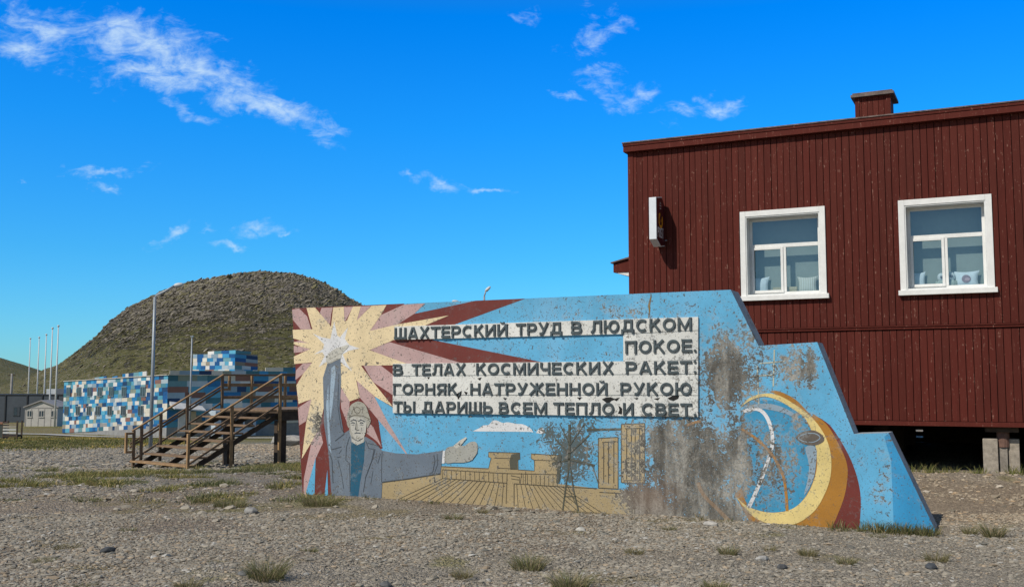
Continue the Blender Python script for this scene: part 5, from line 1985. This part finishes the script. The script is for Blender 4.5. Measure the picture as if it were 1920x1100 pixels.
def lamp(px_t, py_t, px_h, py_h, Y, zfoot, label, r=.095, group=None):
    top = at(px_t, py_t, Y)
    l_ = empty('street_lamp', (top.x, Y, zfoot))
    tag(l_, label, 'street lamp', group)
    H_ = top.z - zfoot
    taper(None, H_, r, r * .7).build('pole', M_steel, l_, True)
    hd = at(px_h, py_h, Y)
    e = Vector((hd.x - top.x, 0, hd.z - top.z))
    a = Vector((0, 0, H_))
    m_ = MB()
    m_.tube([a + Vector((0, 0, -.1)), a + Vector((0, 0, .05)) + e * .06, a + e * .5, a + e], [r * .55] * 4, 8)
    m_.build('arm', M_steel, l_, True)
    d = e.normalized()
    d = Vector((d.x, 0, d.z * .25)).normalized()
    m_ = MB()
    b_ = a + e
    m_.tube([b_ - d * .06, b_ + d * .02, b_ + d * .18, b_ + d * .36, b_ + d * .42], [.035, .09, .11, .08, .03], 10)
    h_ = m_.build('lamp_head', simple('lamp_head_grey', (.5, .52, .53), .5, .1, 2) if 'lamp_head_grey' not in bpy.data.materials else bpy.data.materials['lamp_head_grey'], l_, True)
    m_ = MB()
    m_.tube([b_ + d * .06 - Vector((0, 0, .08)), b_ + d * .32 - Vector((0, 0, .07))], [.055, .045], 8)
    m_.build('lens', simple('lamp_lens', (.3, .3, .28), .2, .1, 2) if 'lamp_lens' not in bpy.data.materials else bpy.data.materials['lamp_lens'], h_, True)
    return l_


lamp(290.5, 557, 328, 535, 51, float(gz(-17.8, 51)), 'tall grey street lamp with bent arm left of the timber stairs', .10)
lamp(908, 556, 911, 545, 69, float(gz(-1.8, 69)), 'upright street lamp peeking over the top of the mural, its head toward us', .09)
lamp(892, 572, 858, 565, 76, float(gz(-2.6, 76)), 'low street lamp head reaching left just above the mural top', .09)
top = at(360, 632, 80)
f_ = empty('lamp_post', (top.x, 80, float(gz(top.x, 80))))
tag(f_, 'thin pale post before the tiled building, right of the tall street lamp', 'post')
taper(None, top.z - f_.location.z, .09, .055).build('pole', M_steel, f_, True)
m_ = MB()
m_.box(-.1, .1, -.08, .08, top.z - f_.location.z, top.z - f_.location.z + .12)
m_.build('cap', M_steel, f_)

# ------------------------------------------------------------------ stones, gravel
ICO_V = []
phi = (1 + 5 ** .5) / 2
for a, b in ((1, phi), (-1, phi), (1, -phi), (-1, -phi)):
    ICO_V += [(0, a, b), (a, b, 0), (b, 0, a)]
ICO_V = np.array(ICO_V) / np.linalg.norm([1, phi])
from itertools import combinations
ICO_F = []
for tri in combinations(range(12), 3):
    p_ = ICO_V[list(tri)]
    if all(abs(np.linalg.norm(p_[i] - p_[j]) - 2 / np.linalg.norm([1, phi])) < 1e-3 for i, j in ((0, 1), (1, 2), (0, 2))):
        nrm = np.cross(p_[1] - p_[0], p_[2] - p_[0])
        ICO_F.append(tri if nrm.dot(p_.mean(0)) > 0 else tri[::-1])
ICO_F = np.array(ICO_F)


def stones(n, sampler, size, name):
    x, y = sampler(n)
    n = len(x)
    s = size(n)
    v = ICO_V[None] * (0.72 + 0.5 * RNG.random((n, 12, 1)))
    v = v * np.stack([1.0 + .5 * RNG.random(n), .75 + .35 * RNG.random(n), .28 + .32 * RNG.random(n)], 1)[:, None, :] * s[:, None, None]
    # small tilt then spin
    tx = (RNG.random(n) - .5) * .7
    c, sn = np.cos(tx), np.sin(tx)
    yv, zv = v[..., 1] * c[:, None] - v[..., 2] * sn[:, None], v[..., 1] * sn[:, None] + v[..., 2] * c[:, None]
    th = RNG.random(n) * 2 * np.pi
    c, sn = np.cos(th), np.sin(th)
    xv = v[..., 0]
    X = xv * c[:, None] - yv * sn[:, None] + x[:, None]
    Y = xv * sn[:, None] + yv * c[:, None] + y[:, None]
    Z = zv + ground_z(x, y)[:, None] + s[:, None] * .10
    V = np.stack([X, Y, Z], 2).reshape(-1, 3)
    Fc = (ICO_F[None] + (np.arange(n) * 12)[:, None, None]).reshape(-1, 3)
    base = np.array([0.288, 0.256, 0.205])
    col = base[None] * (0.74 + 0.44 * RNG.random(n) ** 1.3)[:, None]
    warm = RNG.random(n)
    col = np.where((warm > .82)[:, None], col * np.array([1.08, .96, .84]), col)
    col = np.where((warm < .10)[:, None], col * np.array([.62, .66, .70]), col)
    col = np.where((warm > .965)[:, None], np.array([.40, .38, .34])[None] * (0.8 + .3 * RNG.random(n))[:, None], col)
    tanm = sstep(4.2, 5.6, x - (12.5 - y) * .5) * sstep(11.6, 13, y)
    col = col * (1 + tanm[:, None] * np.array([.22, .12, .0]))
    C = np.repeat(col, 12, 0)
    return np_mesh(name, V, Fc, M_stone, C, False, 'stuff')


M_stone = attr_mat('slate_gravel', .9, .18, 60)


def samp(y0, y1, pw):
    def f(n):
        y = y0 + (y1 - y0) * RNG.random(n) ** pw
        x = (RNG.random(n) * 2 - 1) * (y * .62 + .8)
        # not inside the mural or under the building, thinner in grass and on the tan track
        du = (x - A.x) * MU.x + (y - A.y) * MU.y
        dn = (x - A.x) * MN.x + (y - A.y) * MN.y
        ok = ~((du > -.3) & (du < 8.9) & (dn < .0) & (dn > -.45))
        dnb = (x - CORN.x) * BN.x + (y - CORN.y) * BN.y
        dub = (x - CORN.x) * BU.x + (y - CORN.y) * BU.y
        ok &= ~((dnb < -.3) & (dub > -.2))
        ok &= RNG.random(n) > .75 * grass_mask(x, y)
        track = np.exp(-((dnb - 2.9) / .75) ** 2) * (x > 4)
        ok &= RNG.random(n) > .85 * track
        dens = fbm(x * .5, y * .5, 130, 3)
        ok &= RNG.random(n) < .16 + 1.0 * sstep(.33, .62, dens)
        return x[ok], y[ok]
    return f


stones(175000, samp(7.4, 13.5, .85), lambda n: np.clip(np.exp(RNG.normal(-4.5, .45, n)), .006, .045), 'gravel')
stones(60000, samp(12.5, 27, .8), lambda n: np.clip(np.exp(RNG.normal(-4.08, .5, n)), .011, .09), 'gravel')


def samp_far(n):
    y = 24 + 40 * RNG.random(n) ** .8
    x = -y * (.10 + .44 * RNG.random(n))
    ok = RNG.random(n) > .9 * grass_mask(x, y)
    return x[ok], y[ok]


stones(40000, samp_far, lambda n: np.clip(np.exp(RNG.normal(-3.35, .4, n)), .018, .10), 'gravel')

# angular outcrops and scree over the rocky hill, all dipping the same way
pr_ = (0.025 + HR ** 1.9 * (.4 + 1.2 * sstep(.42, .6, fbm(HV[:, 0] * .035, HV[:, 1] * .035 + HV[:, 2] * .06, 201, 4)))) * (HV[:, 1] < 478) * (HE > .05)
pr_ = pr_ / pr_.sum()
pick = RNG.choice(len(HV), 60000, p=pr_)
P_ = HV[pick] + (RNG.random((len(pick), 3)) - .5) * np.array([.8, .8, .1])
n_ = len(P_)
sz = np.clip(np.exp(RNG.normal(-1.32, .5, n_)), .12, 1.1) * (.6 + .55 * HR[pick])
vv_ = ICO_V[None] * (0.65 + 0.6 * RNG.random((n_, 12, 1))) * np.stack([1.1 + .9 * RNG.random(n_), .8 + .5 * RNG.random(n_), .35 + .3 * RNG.random(n_)], 1)[:, None, :] * sz[:, None, None]
dip = math.radians(26) + (RNG.random(n_) - .5) * .6
c_, s2_ = np.cos(dip)[:, None], np.sin(dip)[:, None]
X_ = vv_[..., 0] * c_ - vv_[..., 2] * s2_
Z_ = vv_[..., 0] * s2_ + vv_[..., 2] * c_
tz_ = ((RNG.random(n_) - .5) * 1.4)[:, None]
X2_ = X_ * np.cos(tz_) - vv_[..., 1] * np.sin(tz_)
Y2_ = X_ * np.sin(tz_) + vv_[..., 1] * np.cos(tz_)
VV_ = np.stack([X2_ + P_[:, :1], Y2_ + P_[:, 1:2], Z_ + P_[:, 2:3] - .08 * sz[:, None]], 2).reshape(-1, 3)
FF_ = (ICO_F[None] + (np.arange(n_) * 12)[:, None, None]).reshape(-1, 3)
cc_ = np.array([.205, .182, .148])[None] * (.62 + .6 * RNG.random(n_))[:, None]
cc_ = np.where((RNG.random(n_) > .72)[:, None], cc_ * np.array([.85, .86, .55]), cc_)
np_mesh('hill_rocks', VV_, FF_, M_stone, np.repeat(cc_, 12, 0), False, 'stuff')

# a few single stones
BIGS = [(1745, 1056, .075, (.06, .065, .072), 'dark slate stone lying in the gravel at lower right'), (201, 1031, .070, (.055, .058, .062), 'dark stone on the gravel at lower left'),
        (455, 1078, .06, (.12, .12, .118), 'dark grey stone at the bottom, left of the tall grass tuft'), (1332, 975, .085, (.36, .34, .31), 'pale stone against the foot of the mural below the ochre line'),
        (1089, 987, .07, (.40, .38, .34), 'round pale stone on the gravel below the painted towers'), (470, 957, .12, (.26, .25, .235), 'flat grey slab stone in the gravel below the grass by the stairs'), (1466, 1058, .06, (.08, .08, .08), 'dark flat stone in the gravel below the painted crescent'),
        (1430, 1040, .075, (.38, .36, .33), 'pale flat stone in the gravel left of the two small grass tufts under the crescent'), (722, 1090, .06, (.10, .10, .10), 'dark stone near the bottom edge left of centre')]
for k, (px, py, s, c, lab) in enumerate(BIGS):
    p_ = on_ground(px, py)
    vv = ICO_V * (0.75 + .4 * RNG.random((12, 1))) * np.array([1.3, .9, .55]) * s
    m_ = MB()
    m_.v = [tuple(q_) for q_ in vv]
    m_.f = [tuple(int(i) for i in q_) for q_ in ICO_F]
    m_.mi = [0] * len(m_.f)
    m_.col = [(1, 1, 1)] * len(m_.f)
    o = m_.build('stone', simple('stone_%d' % k, c, .9, .25, 25, .4), None, bevel=s * .12)
    o.location = (p_.x, p_.y, float(ground_z(p_.x, p_.y)) + s * .2)
    o.rotation_euler = (0, 0, random.uniform(0, 6))
    tag(o, lab, 'stone')
# pale broken slab beyond the landing
p_ = at(548, 824, 36)
m_ = MB()
vv = ICO_V * (0.8 + .4 * RNG.random((12, 1))) * np.array([.75, .5, .22])
m_.v = [tuple(q_) for q_ in vv]
m_.f = [tuple(int(i) for i in q_) for q_ in ICO_F]
m_.mi = [0] * 20
m_.col = [(1, 1, 1)] * 20
o = m_.build('boulder', M_rock, None, bevel=.04)
o.location = (p_.x, p_.y, p_.z)
tag(o, 'pale rough boulder beyond the landing, at the left edge of the mural', 'boulder')

# ------------------------------------------------------------------ grass
def blades(cx, cy, cz, R, n, h, spread, w, rng):
    """n curved blades as two-segment tapered strips; returns verts, quad faces, colours"""
    a = rng.random(n) * 2 * np.pi
    r = R * np.sqrt(rng.random(n))
    bx, by = cx + r * np.cos(a), cy + r * np.sin(a)
    lean = a + (rng.random(n) - .5) * 1.6
    hh = h * (.45 + .75 * rng.random(n))
    out = spread * hh * (.2 + .9 * rng.random(n))
    wa = rng.random(n) * np.pi
    wx, wy = np.cos(wa) * w / 2, np.sin(wa) * w / 2
    ks = [(0, 0, 1), (.5, .32, .8), (.85, .75, .45), (1.0, 1.15, .08)]
    V = []
    for (tz, to, tw) in ks:
        px_, py_ = bx + np.cos(lean) * out * to, by + np.sin(lean) * out * to
        pz_ = cz + hh * tz
        V.append(np.stack([px_ - wx * tw, py_ - wy * tw, pz_], 1))
        V.append(np.stack([px_ + wx * tw, py_ + wy * tw, pz_], 1))
    V = np.stack(V, 1).reshape(-1, 3)
    b = (np.arange(n) * 8)[:, None]
    Fc = np.concatenate([b + np.array([0, 1, 3, 2]), b + np.array([2, 3, 5, 4]), b + np.array([4, 5, 7, 6])], 0)
    g1, g2, g3 = np.array([.115, .125, .045]), np.array([.17, .155, .065]), np.array([.29, .235, .13])
    m = rng.random(n)[:, None]
    col = np.where(m < .5, g1, np.where(m < .78, g2, g3)) * (0.7 + .6 * rng.random((n, 1)))
    return V, Fc, np.repeat(col, 8, 0)


M_grass, t, p = new_mat('grass_blades')
a = t.node('ShaderNodeAttribute', attribute_name='Col')
t.put(p.inputs['Base Color'], a.outputs['Color'])
p.inputs['Roughness'].default_value = .7
p.inputs['Specular IOR Level'].default_value = .2
tr_ = t.node('ShaderNodeBsdfTranslucent')
t.l.new(a.outputs['Color'], tr_.inputs[0])
ms = t.node('ShaderNodeMixShader')
ms.inputs[0].default_value = .25
t.l.new(p.outputs[0], ms.inputs[1])
t.l.new(tr_.outputs[0], ms.inputs[2])
t.l.new(ms.outputs[0], t.n['Material Output'].inputs[0])

# ground cover near the stairs and scattered sprigs: uncountable
VV, FF, CC, off = [], [], [], 0
cnt = 0
tries = 0
while cnt < 3000 and tries < 60000:
    tries += 1
    y = RNG.uniform(14.6, 31)
    x = RNG.uniform(-13, .5)
    if abs(x) > y * .52 + 1:
        continue
    gmv = float(grass_mask(x, y))
    if RNG.random() > gmv ** 1.3:
        continue
    du = (x - A.x) * MU.x + (y - A.y) * MU.y
    if du > -.1 and (x - A.x) * MN.x + (y - A.y) * MN.y < .05:
        continue
    k = RNG.random()
    v_, f_2, c_ = blades(x, y, float(ground_z(x, y)) - .01, .05 + .13 * k, int(16 + 20 * k), .025 + .10 * k ** 4, 1.3, .012, RNG)
    if vnoise(np.array([x * 1.3]), np.array([y * .8]), 77)[0] < .55:
        c_ = c_ * np.array([1.45, 1.38, 1.15])
    else:
        c_ = c_ * np.array([1.05, 1.12, 1.2])
    VV.append(v_)
    FF.append(f_2 + off)
    CC.append(c_)
    off += len(v_)
    cnt += 1
# the lawn far to the left
for _ in range(3000):
    y = RNG.uniform(46, 100)
    x = -y * RNG.uniform(.30, .56)
    if RNG.random() > float(grass_mask(x, y)):
        continue
    v_, f_2, c_ = blades(x, y, float(ground_z(x, y)) - .02, .45, 14, RNG.uniform(.04, .15), 1.3, .06, RNG)
    VV.append(v_); FF.append(f_2 + off); CC.append(c_ * (np.array([1.75, 1.5, .95]) if vnoise(np.array([x * .15]), np.array([y * .12]), 5)[0] < .62 else np.array([1.0, 1.0, .8]))); off += len(v_)
# along the stilts
for _ in range(120):
    u = RNG.uniform(3.0, 9.5)
    q_ = hloc(u, RNG.uniform(-.35, .15), 0)
    v_, f_2, c_ = blades(q_.x, q_.y, float(ground_z(q_.x, q_.y)) - .01, .08, 16, RNG.uniform(.05, .2), .8, .010, RNG)
    VV.append(v_); FF.append(f_2 + off); CC.append(c_ * np.array([1.15, 1.2, .9])); off += len(v_)
# along the foot of the mural
for _ in range(62):
    u = 8.75 - abs(RNG.normal(0, .55)) if RNG.random() < .75 else RNG.uniform(.0, 8.6)
    h_ = RNG.uniform(.05, .16) if u > 7.4 else RNG.uniform(.03, .09)
    q_ = A + MU * u + MN * RNG.uniform(.03, .22)
    v_, f_2, c_ = blades(q_.x, q_.y, float(ground_z(q_.x, q_.y)) - .01, .09, 20, h_, .8, .008, RNG)
    VV.append(v_); FF.append(f_2 + off); CC.append(c_); off += len(v_)
np_mesh('grass', np.concatenate(VV), np.concatenate(FF), M_grass, np.concatenate(CC), False, 'stuff')

TUFTS = [(990, 1060, .17, .15, 150, 0, 'wide grey green grass tuft in the foreground below the painted towers'), (1068, 1095, .17, .17, 160, 0, 'bushy green grass tuft at the bottom edge right of centre'),
         (500, 1082, .17, .20, 170, 0, 'tallest grass tuft in the left foreground'), (352, 1098, .12, .10, 80, 1, 'brownish grass tuft cut by the bottom edge at left'),
         (868, 1074, .09, .10, 70, 1, 'small straw coloured grass tuft left of the wide foreground tuft'), (1190, 1030, .10, .07, 70, 1, 'low straw coloured grass tuft in the gravel below the rusty wall patch'),
         (1365, 1029, .10, .11, 90, 0, 'compact green grass tuft in the gravel below the ochre line'), (1515, 1030, .10, .09, 80, 1, 'dry grass tuft straight below the maroon stripe of the crescent'),
         (1587, 1047, .10, .09, 90, 0, 'green grass tuft below the pale blue end of the mural'), (1755, 1040, .13, .12, 80, 1, 'sparse dry grass tuft beside the dark slate stone'),
         (1862, 994, .12, .20, 130, 0, 'upright green grass tuft on the earth near the right edge'), (1645, 992, .11, .05, 50, 0, 'short grass tuft left of the mural corner'), (1818, 988, .08, .12, 70, 0, 'narrow grass tuft between the mural corner and the right edge'),
         (850, 967, .13, .09, 80, 0, 'low green tuft in the gravel below the painted quay'), (905, 955, .07, .08, 50, 1, 'tiny straw tuft at the foot of the painted quay wall'), (1255, 982, .10, .06, 60, 0, 'small low green tuft at the foot of the bare concrete patch'),
         (126, 1022, .16, .06, 90, 1, 'flat olive grass tuft in the left gravel near the dark stone'), (85, 1045, .13, .06, 70, 0, 'pale flat grass tuft at far lower left'), (600, 943, .28, .16, 260, 0, 'broad grass tuft at the left foot of the mural below the miner'), (433, 945, .26, .14, 220, 0, 'dense dark green tuft in the gravel between the stairs and the mural'),
         (160, 1090, .1, .05, 50, 1, 'small flat tuft near the bottom left corner'), (580, 1030, .09, .06, 50, 0, 'small green sprig tuft in the gravel below the miner'), (1443, 1022, .06, .09, 30, 1, 'thin dry sprig between two tufts below the crescent'), (1340, 1098, .12, .09, 90, 0, 'green tuft cut by the bottom edge below the crescent'), (240, 990, .12, .05, 60, 0, 'low pale green tuft in the gravel left of centre')]
for k, (px, py, R, h, n, dry_, lab) in enumerate(TUFTS):
    p_ = on_ground(px, py)
    z_ = float(ground_z(p_.x, p_.y))
    v_, f_2, c_ = blades(0, 0, -.01, R * .8, int(n * 2.8), h * .78, 1.3, .0048, RNG)
    c_ = c_ * np.array([1.35, 1.32, 1.5])
    if dry_:
        c_ = c_ * .5 + np.array([.21, .17, .085]) * .5
    o = np_mesh('grass_tuft', v_, f_2, M_grass, c_, False)
    o.location = (p_.x, p_.y, z_)
    tag(o, lab, 'grass tuft', 'grass tufts in the gravel')

SC.cycles.max_bounces = 6
SC.cycles.use_denoising = True
